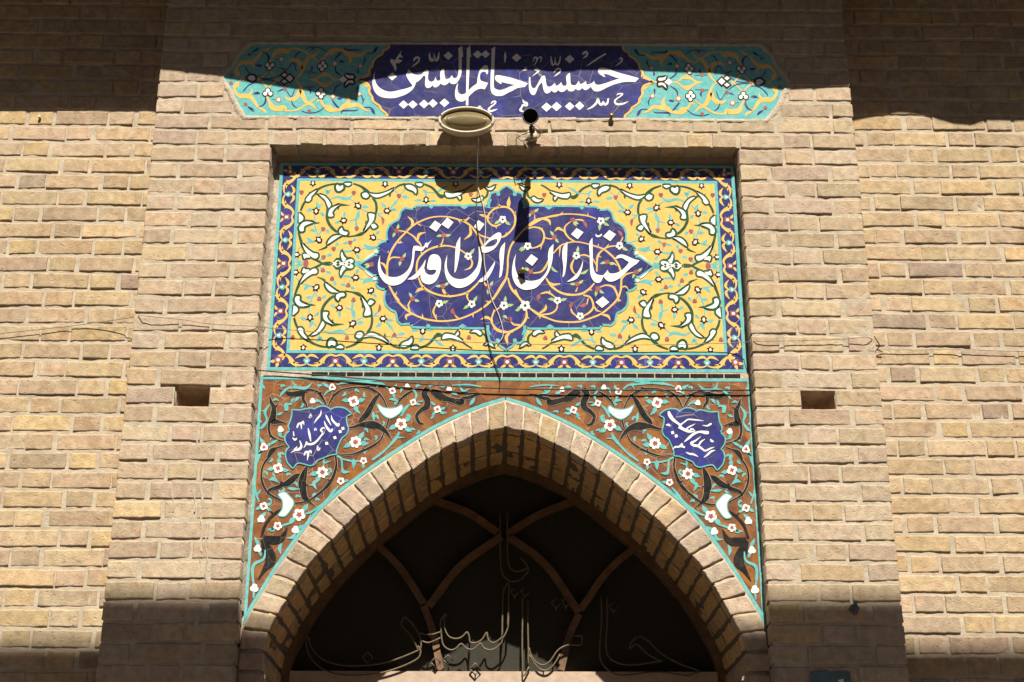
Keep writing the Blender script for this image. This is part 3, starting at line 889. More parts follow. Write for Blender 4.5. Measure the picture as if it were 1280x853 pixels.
A.poly(Z2, WHITE, ((1240, -277, 1), (1163, -225, 1), (1172, -70), (1170, 220), (1160, 310), (1130, 360), (1090, 370), (1060, 350), (1037, 308, 1), (1000, 360), (950, 387), (915, 380), (895, 330), (885, 240), (880, 178, 1), (858, 180, 1), (810, 240), (803, 330), (808, 390), (780, 420), (745, 415), (725, 390), (716, 338, 1), (700, 380), (670, 425), (620, 440), (580, 420), (562, 380), (562, 300), (574, 230), (560, 205), (530, 200), (490, 225), (440, 285), (390, 300), (320, 300), (265, 285), (215, 240), (180, 193, 1), (150, 235), (122, 300, 1), (135, 340), (180, 420), (244, 510), (220, 540), (120, 575), (0, 605), (-118, 631), (-239, 637), (-379, 581), (-459, 501), (-497, 411), (-510, 250, 1), (-550, 411), (-540, 551), (-480, 671), (-379, 742), (-239, 768), (-98, 762), (0, 735), (120, 690), (230, 615), (290, 535), (320, 450, 1), (370, 425), (420, 380), (460, 330), (490, 320), (510, 350), (502, 450), (505, 520), (540, 562), (600, 555), (652, 513, 1), (680, 545), (720, 550), (780, 515), (815, 470, 1), (850, 500), (900, 508), (950, 480), (985, 445, 1), (1020, 475), (1080, 488), (1130, 465), (1180, 400), (1215, 320), (1232, 220), (1236, -55, 1), (1262, -55, 1), (1258, -130)))
A.poly(Z5, WHITE, ((340, 268, 1), (334, 400), (345, 520), (370, 590), (410, 624), (455, 617), (485, 565), (520, 470), (560, 410), (605, 368, 1), (610, 420), (630, 520), (660, 575), (700, 596), (750, 575), (796, 530, 1), (815, 560), (855, 574), (900, 555), (921, 525, 1), (960, 558), (1010, 563), (1060, 540), (1100, 500, 1), (1130, 540), (1190, 553), (1240, 535), (1275, 495, 1),
    (Z6,), (660, 522), (700, 529), (740, 510), (765, 478, 1), (790, 512), (840, 526), (890, 500), (940, 460, 1), (Z7,), (80, 500), (120, 540), (180, 553), (250, 540), (350, 490), (480, 430), (620, 385), (760, 362), (952, 364, 1), (1018, 290, 1), (900, 255), (600, 175), (450, 120), (330, 83), (250, 76), (208, 110), (203, 160), (225, 200), (270, 232), (320, 264, 1), (347, 262, 1), (308, 203, 1), (400, 215), (540, 270), (634, 290, 1), (520, 330), (330, 395), (230, 420), (170, 418), (135, 385), (122, 343, 1), (80, 385), (0, 415),
    (Z6,), (850, 400), (838, 343, 1), (800, 380), (740, 405), (710, 385), (697, 338, 1), (670, 380), (630, 427), (570, 427), (535, 395), (525, 280), (520, 188, 1), (500, 190, 1), (448, 245), (446, 330), (455, 410), (420, 442), (380, 437), (355, 400), (345, 368, 1), (300, 415), (250, 442), (230, 415), (213, 383, 1), (170, 430), (110, 460), (60, 440), (40, 370), (30, 290), (18, 240, 1), (Z5,), (620, 240), (580, 280), (530, 370), (480, 460), (440, 494), (400, 470), (375, 400), (366, 265, 1)))
for T, x, y, a, b in ((A1, 355, 662, 48, 42), (A1, 447, 662, 48, 41), (A1, 558, 657, 49, 43), (A1, 648, 650, 46, 43), (A1, 762, 645, 49, 43), (A1, 800, 176, 47, 43), (A1, 242, 382, 47, 40), (A2, 294, 163, 48, 41), (A2, 374, 160, 45, 39), (A2, 684, 195, 48, 42), (A2, 1213, 210, 49, 42), (A2, 982, 688, 52, 46), (A2, 1082, 682, 52, 46), (A2, 1213, 680, 48, 43), (A2, 1312, 675, 47, 43)):
    A.dia(T, WHITE, x, y, a, b, 2)
A.poly(Z1, WHITE, ((430, 300, 1), (412, 355), (460, 430), (500, 510), (516, 560, 1), (540, 480), (525, 396), (600, 385), (658, 328, 1), (600, 318), (575, 298), (620, 268), (662, 282, 1), (650, 245), (620, 200), (655, 130, 1), (590, 205), (550, 262), (505, 325)))
for T, pts in (
    (Z1, ((880, 345, 26), (905, 300, 46), (945, 275, 40), (985, 285, 36), (985, 340, 34), (940, 390, 32), (880, 435, 22), (828, 466, 3))),
    (A1, ((612, 145, 8), (618, 200, 26), (640, 224, 26), (655, 205, 18), (658, 150, 8), (666, 205, 22), (685, 224, 22), (700, 195, 20), (708, 138, 8))),
    (A2, ((567, 140, 5), (571, 180, 24), (567, 245, 8))),
    (Z8, ((430, 355, 8), (445, 290, 28), (480, 268, 28), (500, 310, 30), (482, 370, 22), (432, 452, 4))), (Z8, ((500, 310, 22), (540, 278, 22), (580, 268, 34), (588, 310, 22), (560, 372, 6))),
    (Z8, ((775, 248, 12), (790, 350, 36), (812, 420, 40), (850, 400, 26), (862, 255, 14), (870, 380, 28), (910, 420, 30), (950, 360, 30), (968, 248, 14))),
    (Z8, ((280, 450, 6), (255, 510, 30), (218, 537, 14))), (Z8, ((250, 528, 20), (285, 522, 22), (302, 495, 6))),
    (Z8, ((525, 490, 10), (478, 500, 16), (462, 528, 24), (540, 532, 34), (470, 600, 20), (400, 652, 3))),
    (Z8, ((838, 578, 6), (880, 520, 34), (940, 497, 34), (972, 520, 30), (960, 562, 26), (900, 615, 24), (835, 655, 4))),
    (A3, ((540, 165, 10), (560, 145, 26), (585, 140, 24), (590, 165, 22), (572, 185, 18), (545, 202, 5))), (A3, ((580, 282, 4), (640, 240, 16), (720, 188, 17), (778, 155, 15))),
    (A3, ((915, 218, 6), (920, 200, 14), (938, 202, 14), (935, 228, 16), (905, 255, 12), (870, 279, 3))),
    (A2, ((745, 612, 6), (760, 640, 22), (785, 648, 20), (786, 672, 16), (748, 668, 20), (735, 690, 16), (722, 718, 24), (752, 732, 12))), (A2, ((428, 652, 10), (450, 632, 14), (474, 634, 18), (462, 658, 14), (430, 682, 16), (405, 708, 20), (422, 727, 20), (460, 718, 16), (494, 706, 3))), (A2, ((325, 678, 18), (303, 690, 14), (290, 712, 10))), (A2, ((330, 690, 14), (345, 715, 10))),
    (Z7, ((575, 632, 6), (605, 605, 22), (690, 602, 30), (650, 650, 22), (572, 700, 26), (535, 755, 36), (570, 805, 40), (650, 810, 36), (740, 785, 26), (808, 748, 4))),
    (A3, ((588, 712, 4), (640, 685, 18), (682, 645, 22), (698, 602, 14), (712, 650, 20), (735, 662, 22), (750, 632, 12), (765, 662, 22), (792, 645, 20), (800, 600, 14)))):
    A.rib(T, WHITE, pts, 1)
A.done('inscription', ban)

# ================================================================= the large yellow panel
Y1, Y2, Y3, Y4, Y5, Y6, Y7, Y8 = C8(335, 200), C8(335, 280), C8(480, 200), C8(325, 370), C8(480, 360), C8(620, 360), C8(600, 215), C8(700, 215)
B1, B2, B3 = C8(460, 270), C8(560, 270), C8(660, 270)
pan = thing('tile_mosaic', 'large rectangular yellow floral tile panel with navy medallion, border and white script', 'tile mosaic', 'tile mosaics of the portal')
zt, zb = un(633, 205.5, YT).z, un(633, 464.5, YT).z          # outer edges
hx = (un(917.5, 215, YT).x - un(350, 215, YT).x) / 2
cx = (un(917.5, 215, YT).x + un(350, 215, YT).x) / 2
hx = max(hx, (un(933, 462, YT).x - un(330, 462, YT).x) / 2 - .004)
cz = (zt + zb) / 2
ht = (zt - zb) / 2
t1 = .0125                                                      # turquoise fillet
bw = .0575                                                      # navy band
t2 = .0125
def ringrect(A, o, i, mat_, layer):
    x0, z0 = hx - o, ht - o; x1, z1 = hx - i, ht - i
    for q in ([(-x0, z0), (x0, z0), (x1, z1), (-x1, z1)], [(-x0, -z0), (-x1, -z1), (x1, -z1), (x0, -z0)], [(-x0, z0), (-x1, z1), (-x1, -z1), (-x0, -z0)], [(x0, z0), (x0, -z0), (x1, -z1), (x1, z1)]):
        A.put([(cx + a, cz + b) for a, b in q], mat_, layer)
A = Art(YT)
A.slab([(cx - hx, cz - ht), (cx + hx, cz - ht), (cx + hx, cz + ht), (cx - hx, cz + ht)], NAVY, .012)
ringrect(A, 0, t1, TURQ, 1)
ringrect(A, t1 + bw, t1 + bw + t2, TURQ, 1)
# repeat of the border, drawn on (u along, v outward) in units of a 570-wide repeat
bm = t1 + bw / 2
X, Z = hx - bm, ht - bm
def side(f):
    class S(Art): pass
    s = S(YT); s.mb = A.mb
    s.w = lambda T, p: f(p[0], p[1])
    return s
MOT = (((73, 688, 16), (130, 672, 24), (180, 700, 30), (210, 745, 46), (240, 780, 32), (290, 792, 20), (330, 785, 14), (358, 770, 12)),
       ((358, 770, 12), (388, 785, 14), (430, 792, 20), (478, 780, 32), (508, 745, 46), (540, 700, 30), (590, 672, 24), (643, 688, 16)),
       ((358, 706, 12), (330, 680, 26), (290, 685, 26), (240, 716, 3)), ((360, 706, 12), (390, 680, 26), (430, 685, 26), (476, 716, 3)), ((360, 730, 8), (360, 700, 14)),
       ((60, 772, 8), (40, 788, 28), (6, 804, 3)), ((86, 772, 8), (106, 788, 28), (140, 804, 3)),
       ((205, 735, 26), (180, 772, 3)), ((511, 735, 26), (538, 772, 3)), ((262, 790, 24), (250, 812, 3)), ((455, 790, 24), (470, 812, 3)), ((225, 760, 20), (285, 765, 3)), ((493, 760, 20), (430, 765, 3)))
def run(f, n, corner0):
    s = side(f)
    for k in range(n):
        o = k * 570 - 73
        for j, m in enumerate(MOT):
            if j in (5, 6): continue
            s.rib(None, GOLD, [(x + o, y, w * 1.0) for x, y, w in m], 2)
        s.star(None, TURQ, 358 + o, 742, 36, 3, .35, math.pi / 2, 3); s.disc(None, WHITE, 358 + o, 744, 14, 4, 8)
        if k:
            for j in (5, 6): s.rib(None, GOLD, [(x + o, y, w) for x, y, w in MOT[j]], 2)
            s.star(None, MAROON, 73 + o, 742, 42, 4, .4, math.pi / 4, 3); s.disc(None, WHITE, 73 + o, 742, 18, 4, 8)
vv = lambda v: (v - 733) / 157 * bw
nH, nV = 8, 4
uH, uV = 2 * X / (570 * nH), 2 * Z / (570 * nV)
run(lambda u, v: (cx - X + u * uH, cz - Z - vv(v)), nH, 0)
run(lambda u, v: (cx - X + u * uH, cz + Z + vv(v)), nH, 0)
run(lambda u, v: (cx - X - vv(v), cz - Z + u * uV), nV, 0)
run(lambda u, v: (cx + X + vv(v), cz - Z + u * uV), nV, 0)
for sx in (-1, 1):
    for sz in (-1, 1):
        s = side(lambda u, v, sx=sx, sz=sz: (cx + sx * (X + u * uH), cz + sz * (Z + v * uH)))
        for a in (.2, math.pi / 2 - .2, math.pi + .9): s.leaf(None, GOLD, 20 * math.cos(a), 20 * math.sin(a), a, 66, 34, 2)
        s.star(None, MAROON, 0, 0, 42, 4, .4, math.pi / 4, 3); s.disc(None, WHITE, 0, 0, 18, 4, 8)
A.done('border', pan)

# yellow ground with white palmettes on green stems
A = Art(YT)
i_ = t1 + bw + t2
A.put([(cx - hx + i_, cz - ht + i_), (cx + hx - i_, cz - ht + i_), (cx + hx - i_, cz + ht - i_), (cx - hx + i_, cz + ht - i_)], YELL, 1)
lim = (hx - i_ + .001, ht - i_ + .001)
def clipm(fx, fz):
    def g(x, z):
        x, z = fx * (x - cx), fz * (z - cz)
        return (cx + max(-lim[0], min(lim[0], x)), cz + max(-lim[1], min(lim[1], z)))
    return g
A.mirrors = [clipm(a, b) for a in (1, -1) for b in (1, -1)]
G = DGREEN
for T, pts in (
    (Y1, ((850, 238, 10), (930, 268, 14), (980, 310, 22), (1020, 345, 18), (1080, 372, 12), (1160, 362, 12), (1250, 292, 12))), (Y1, ((780, 238, 8), (640, 245, 11), (560, 265, 12), (500, 295, 14), (440, 345, 12))), (Y1, ((385, 400, 12), (350, 450, 14), (325, 510, 12))), (Y1, ((305, 720, 12), (325, 800, 16), (345, 860, 18))),
    (Y2, ((330, 160, 14), (345, 220, 14), (385, 285, 12), (440, 340, 12), (500, 372, 14), (560, 404, 12), (625, 410, 12))),
    (Y1, ((470, 343, 8), (520, 352, 10), (585, 430, 10), (592, 500, 13), (588, 580, 17), (610, 640, 17), (650, 690, 17), (690, 722, 14))), (Y1, ((690, 446, 20), (740, 450, 14), (815, 455, 3))), (Y1, ((790, 768, 10), (860, 760, 10), (930, 740, 20), (970, 715, 10))), (Y1, ((1045, 380, 14), (1075, 430, 15), (1082, 500, 14), (1070, 545, 12))),
    (Y1, ((440, 625, 16), (480, 632, 11), (522, 628, 3))), (Y2, ((590, 225, 14), (560, 245, 12), (498, 266, 3))), (Y1, ((695, 470, 16), (705, 500, 4))), (Y1, ((430, 340, 14), (405, 318, 3))), (Y1, ((1215, 340, 18), (1215, 375, 4))), (Y1, ((985, 610, 14), (968, 640, 4))), (Y2, ((395, 250, 12), (400, 228, 3))),
    (Y3, ((20, 325, 12), (100, 290, 11), (150, 258, 12), (215, 240, 12))), (Y3, ((400, 242, 12), (480, 280, 14), (540, 345, 16), (570, 366, 24), (612, 358, 12))), (Y3, ((800, 305, 10), (860, 265, 10), (900, 245, 8))), (Y3, ((985, 392, 10), (1025, 360, 13), (1032, 310, 13), (1010, 278, 12))), (Y3, ((1095, 262, 10), (1125, 245, 8))), (Y3, ((540, 350, 20), (548, 372, 4))), (Y3, ((690, 375, 16), (694, 392, 3))), (Y3, ((325, 300, 14), (320, 350, 3)))):
    A.rib(T, G, [(a_, b_, w_ * 1.75) for a_, b_, w_ in pts], 2)
for T, pts, d in (
    (Y1, ((492, 300, 1), (425, 340), (378, 400), (402, 417), (428, 395), (432, 370), (462, 335)), 8), (Y1, ((680, 272), (690, 250), (715, 265), (745, 255), (748, 285), (715, 310), (690, 305)), 11), (Y1, ((762, 236), (830, 236), (798, 260)), 8),
    (Y1, ((505, 345, 1), (560, 362), (600, 400), (627, 450), (605, 482, 1), (590, 450), (568, 400)), 8), (Y1, ((715, 448, 1), (660, 470), (615, 500), (603, 562), (650, 560), (640, 530), (660, 492)), 9), (Y1, ((735, 675, 1), (712, 705), (722, 738), (780, 750), (792, 722), (752, 712)), 10),
    (Y1, ((590, 845, 1), (610, 800), (660, 760), (735, 755, 1), (700, 772), (640, 812)), 9), (Y1, ((1003, 540), (1058, 545), (1060, 570), (1042, 620), (958, 718, 1), (985, 660), (1012, 600)), 9), (Y1, ((1030, 650), (1058, 640), (1088, 668, 1), (1050, 686)), 9), (Y1, ((938, 342, 1), (975, 328), (1005, 355), (985, 380), (950, 372)), 9),
    (Y1, ((1010, 335, 1), (1060, 345), (1110, 343), (1180, 323), (1255, 288, 1), (1200, 332), (1110, 372), (1060, 370)), 8), (Y1, ((308, 530, 1), (350, 570), (345, 602), (308, 628, 1)), 9), (Y1, ((452, 625, 1), (380, 618), (335, 640), (313, 680), (323, 712), (355, 708), (357, 672), (388, 648)), 10),
    (Y2, ((338, 195, 1), (390, 250), (450, 293), (492, 300), (497, 328), (470, 347), (420, 320), (378, 280)), 9), (Y2, ((352, 305), (395, 308), (420, 335), (385, 337), (362, 352, 1)), 9),
    (Y3, ((215, 262), (250, 252), (290, 265), (322, 298), (320, 342, 1), (290, 310), (240, 290)), 9), (Y3, ((318, 240), (385, 240), (360, 267)), 8), (Y3, ((610, 330), (650, 335), (700, 338), (812, 308, 1), (750, 350), (690, 370), (630, 372)), 8), (Y3, ((733, 362), (765, 370), (760, 402, 1)), 8), (Y3, ((878, 395, 1), (930, 393), (968, 368), (985, 385), (960, 410), (920, 416)), 8), (Y3, ((1012, 275, 1), (1050, 285), (1108, 258, 1), (1080, 295), (1045, 300)), 8)):
    A.lined(T, WHITE, G, pts, d, 3)
ZC = (395, 300, 16.0)
A.poly(ZC, G, ((290, 505, 1), (372, 400), (412, 362), (466, 358), (470, 275), (525, 170, 1), (572, 262), (628, 338), (704, 346), (770, 388), (782, 450), (748, 507, 1)), 3)
for pts in (((322, 506, 1), (400, 420), (460, 418), (508, 458, 1), (480, 506, 1)), ((520, 240, 1), (498, 300), (530, 422), (560, 437), (600, 380), (555, 330)), ((562, 462, 1), (610, 415), (700, 390), (746, 410), (742, 450), (690, 477), (630, 492)), ((485, 506, 1), (530, 468, 1), (578, 506, 1))):
    A.poly(ZC, WHITE, pts, 5)
A.dia(ZC, G, 440, 503, 44, 34, 6); A.dia(ZC, G, 660, 505, 34, 26, 6)
def bud(T, x, y, a, s=1.0, l=6):
    c, n = math.cos(a), math.sin(a)
    P = lambda u, v: (x + (u * c - v * n) * s, y + (u * n + v * c) * s)
    A.poly(T, DARK, [P(-38, 0) + (1,), P(-16, -30), P(4, -26) , P(22, -44) + (1,), P(28, -16), P(52, 0) + (1,), P(28, 16), P(22, 44) + (1,), P(4, 26), P(-16, 30)], l)
    A.poly(T, WHITE, [P(-19, 0), P(-3, -14), P(15, -10), P(24, 0), P(15, 10), P(-3, 14)], l + 2)
for T, x, y, a, s in ((Y1, 480, 515, -1.5, .95), (Y1, 900, 462, -2.4, 1), (Y1, 757, 607, 3.0, .95), (Y1, 1185, 510, .0, .95), (Y1, 510, 802, -2.3, 1), (Y1, 1050, 777, -2.5, .95), (Y1, 448, 232, 1.57, .8), (Y1, 1168, 240, 1.57, .9), (Y2, 888, 262, 3.1, 1), (Y2, 285, 308, .0, .9), (Y3, 420, 398, 1.57, .9), (Y3, 715, 240, 1.57, .9)):
    bud(T, x, y, a, s)
for T, x, y, a in ((Y1, 855, 330, 0), (Y1, 335, 325, 0), (Y1, 550, 690, 0), (Y1, 885, 685, 0), (Y1, 820, 825, 0), (Y2, 555, 332, 0), (Y2, 655, 250, 0), (Y3, 150, 360, 0), (Y3, 865, 345, 0)):
    A.star(T, MAROON, x, y, 24, 3, .3, a + 1.57, 5)
A.rib(Y1, MAROON, ((1135, 575, 14), (1148, 605, 30), (1142, 650, 3)), 4); A.star(Y2, MAROON, 378, 408, 28, 3, .3, 1.57, 5)
for T, pts in (
    (Y1, ((480, 412, 3), (500, 460, 28), (520, 482, 4))), (Y1, ((552, 428, 8), (512, 472, 9))), (Y1, ((380, 512, 3), (420, 500, 28), (445, 505, 4))), (Y1, ((520, 525, 6), (545, 545, 24), (562, 566, 3))), (Y1, ((465, 550, 10), (463, 640, 11), (488, 720, 12), (508, 775, 10))), (Y1, ((412, 702, 3), (450, 705, 24), (482, 712, 4))), (Y1, ((540, 692, 8), (512, 745, 11))), (Y1, ((572, 700, 6), (598, 712, 24), (612, 730, 3))),
    (Y1, ((365, 832, 4), (430, 820, 15), (485, 805, 8))), (Y1, ((382, 768, 3), (412, 800, 26), (445, 818, 5))), (Y1, ((568, 280, 5), (592, 325, 28), (630, 290, 3))), (Y1, ((588, 325, 9), (585, 365, 9))), (Y1, ((615, 395, 7), (690, 372, 18), (790, 390, 24), (852, 345, 7))), (Y1, ((815, 388, 8), (872, 428, 8))), (Y1, ((930, 470, 5), (970, 470, 26), (1005, 472, 3))), (Y1, ((925, 490, 8), (1005, 524, 8))), (Y1, ((910, 500, 8), (895, 560, 32), (878, 600, 14), (882, 675, 26))), (Y1, ((812, 612, 9), (875, 592, 9))), (Y1, ((766, 518, 5), (762, 550, 24), (758, 582, 7))), (Y1, ((660, 634, 3), (692, 624, 22), (718, 614, 5))),
    (Y1, ((1120, 428, 5), (1155, 455, 26), (1178, 474, 5))), (Y1, ((1218, 495, 7), (1258, 498, 22), (1290, 498, 3))), (Y1, ((1078, 540, 11), (1145, 532, 9))), (Y1, ((1100, 546, 14), (1140, 582, 11))), (Y1, ((1060, 752, 5), (1092, 728, 22), (1112, 714, 3))), (Y1, ((1085, 790, 6), (1175, 812, 10))), (Y1, ((742, 836, 3), (778, 830, 24), (802, 824, 5))), (Y1, ((842, 812, 6), (865, 800, 24), (888, 796, 3))),
    (Y2, ((955, 195, 3), (1000, 240, 34), (1085, 235, 15))), (Y2, ((918, 256, 8), (1000, 240, 10))), (Y2, ((882, 300, 7), (900, 330, 24), (912, 348, 3))), (Y2, ((700, 268, 6), (780, 276, 18), (852, 268, 8))), (Y2, ((822, 215, 9), (842, 248, 6))), (Y2, ((585, 322, 6), (612, 310, 26), (642, 308, 3))), (Y2, ((515, 362, 3), (540, 350, 20), (555, 342, 4))), (Y2, ((672, 232, 6), (690, 200, 26), (697, 188, 3))), (Y2, ((262, 455, 8), (320, 415, 14), (372, 408, 8))), (Y2, ((268, 372, 6), (300, 385, 14), (332, 406, 6))), (Y2, ((858, 410, 26), (925, 410, 34))), (Y2, ((300, 255, 10), (330, 225, 6))),
    (Y3, ((300, 405, 3), (340, 405, 20), (385, 402, 5))), (Y3, ((456, 408, 5), (490, 410, 20), (524, 408, 3))), (Y3, ((420, 378, 8), (415, 320, 22), (378, 298, 4))), (Y3, ((428, 325, 8), (520, 325, 11), (580, 290, 20), (637, 262, 4))), (Y3, ((95, 268, 5), (118, 310, 9), (135, 342, 8))), (Y3, ((212, 298, 8), (162, 346, 6))), (Y3, ((175, 365, 5), (212, 370, 26), (252, 376, 3))), (Y3, ((142, 388, 8), (105, 440, 20), (60, 482, 9)))):
    A.rib(T, TURQ, [(a_, b_, w_ * 1.35) for a_, b_, w_ in pts], 2)
A.done('floral_field', pan)

# medallion
A = Art(YT); 
ZL = (440, 250, 9.48)
OUT = [(ZL,), (95, 775, 1), (180, 720), (262, 668, 1), (326, 665, 1), (318, 620), (340, 590, 1), (312, 552, 1), (350, 520), (400, 505), (440, 512, 1), (424, 450), (422, 390), (447, 320), (500, 275), (556, 252, 1),
       (Y3,), (166, 570), (180, 520), (216, 492, 1), (255, 498), (312, 500, 1), (322, 468, 1), (450, 466, 1), (468, 486), (486, 466, 1), (640, 465, 1), (758, 465, 1), (806, 490, 1), (828, 465, 1), (1000, 465, 1), (1042, 484, 1), (1044, 430), (1060, 385), (1074, 345, 1), (1110, 332), (1150, 352, 1), (1160, 312), (1200, 285), (1222, 268, 1)]
def conv(T, pts):
    P = []; cur = T
    for p in pts:
        if isinstance(p[0], tuple): cur = p[0]; continue
        P.append(((p[0] / cur[2] + cur[0] - T[0]) * T[2], (p[1] / cur[2] + cur[1] - T[1]) * T[2]) + tuple(p[2:]))
    return P
PO = conv(Y3, OUT)
q = []
cs = [i for i, p in enumerate(PO) if len(p) > 2]
for a, b in zip(cs, cs[1:]):
    seg = [PO[i][:2] for i in range(a, b + 1)]
    q += (cr(seg, False, 4)[:-1] if len(seg) > 2 else [np.array(seg[0], float)])
q.append(np.array(PO[-1][:2], float))
quad = [A.w(Y3, p) for p in q]
cxm = quad[-1][0]; czm = quad[0][1]
m4 = [lambda x, z: (x, z), lambda x, z: (2 * cxm - x, z), lambda x, z: (2 * cxm - x, 2 * czm - z), lambda x, z: (x, 2 * czm - z)]
full = [m4[0](*p) for p in quad] + [m4[1](*p) for p in reversed(quad[:-1])] + [m4[2](*p) for p in quad[1:]] + [m4[3](*p) for p in reversed(quad[1:-1])]
A.put(full, NAVY, 10)
A.mirrors = m4
A.rib(Y3, TURQ, [(p[0], p[1], 40) for p in q], 9, n=2)
A.rib(Y2, WHITE, ((960, 366, 3), (1010, 325, 16), (1052, 298, 12)), 11); A.disc(Y2, WHITE, 1076, 278, 17, 11, 9)
A.rib(Y3, TURQ, ((1042, 484, 30), (1048, 440, 22), (1070, 395, 14)), 11); A.disc(Y3, TURQ, 1140, 345, 20, 11, 9); A.dia(Y3, TURQ, 800, 470, 40, 26, 11); A.dia(Y3, TURQ, 470, 470, 26, 22, 11)
A.mirrors = [lambda x, z: (x, z)]
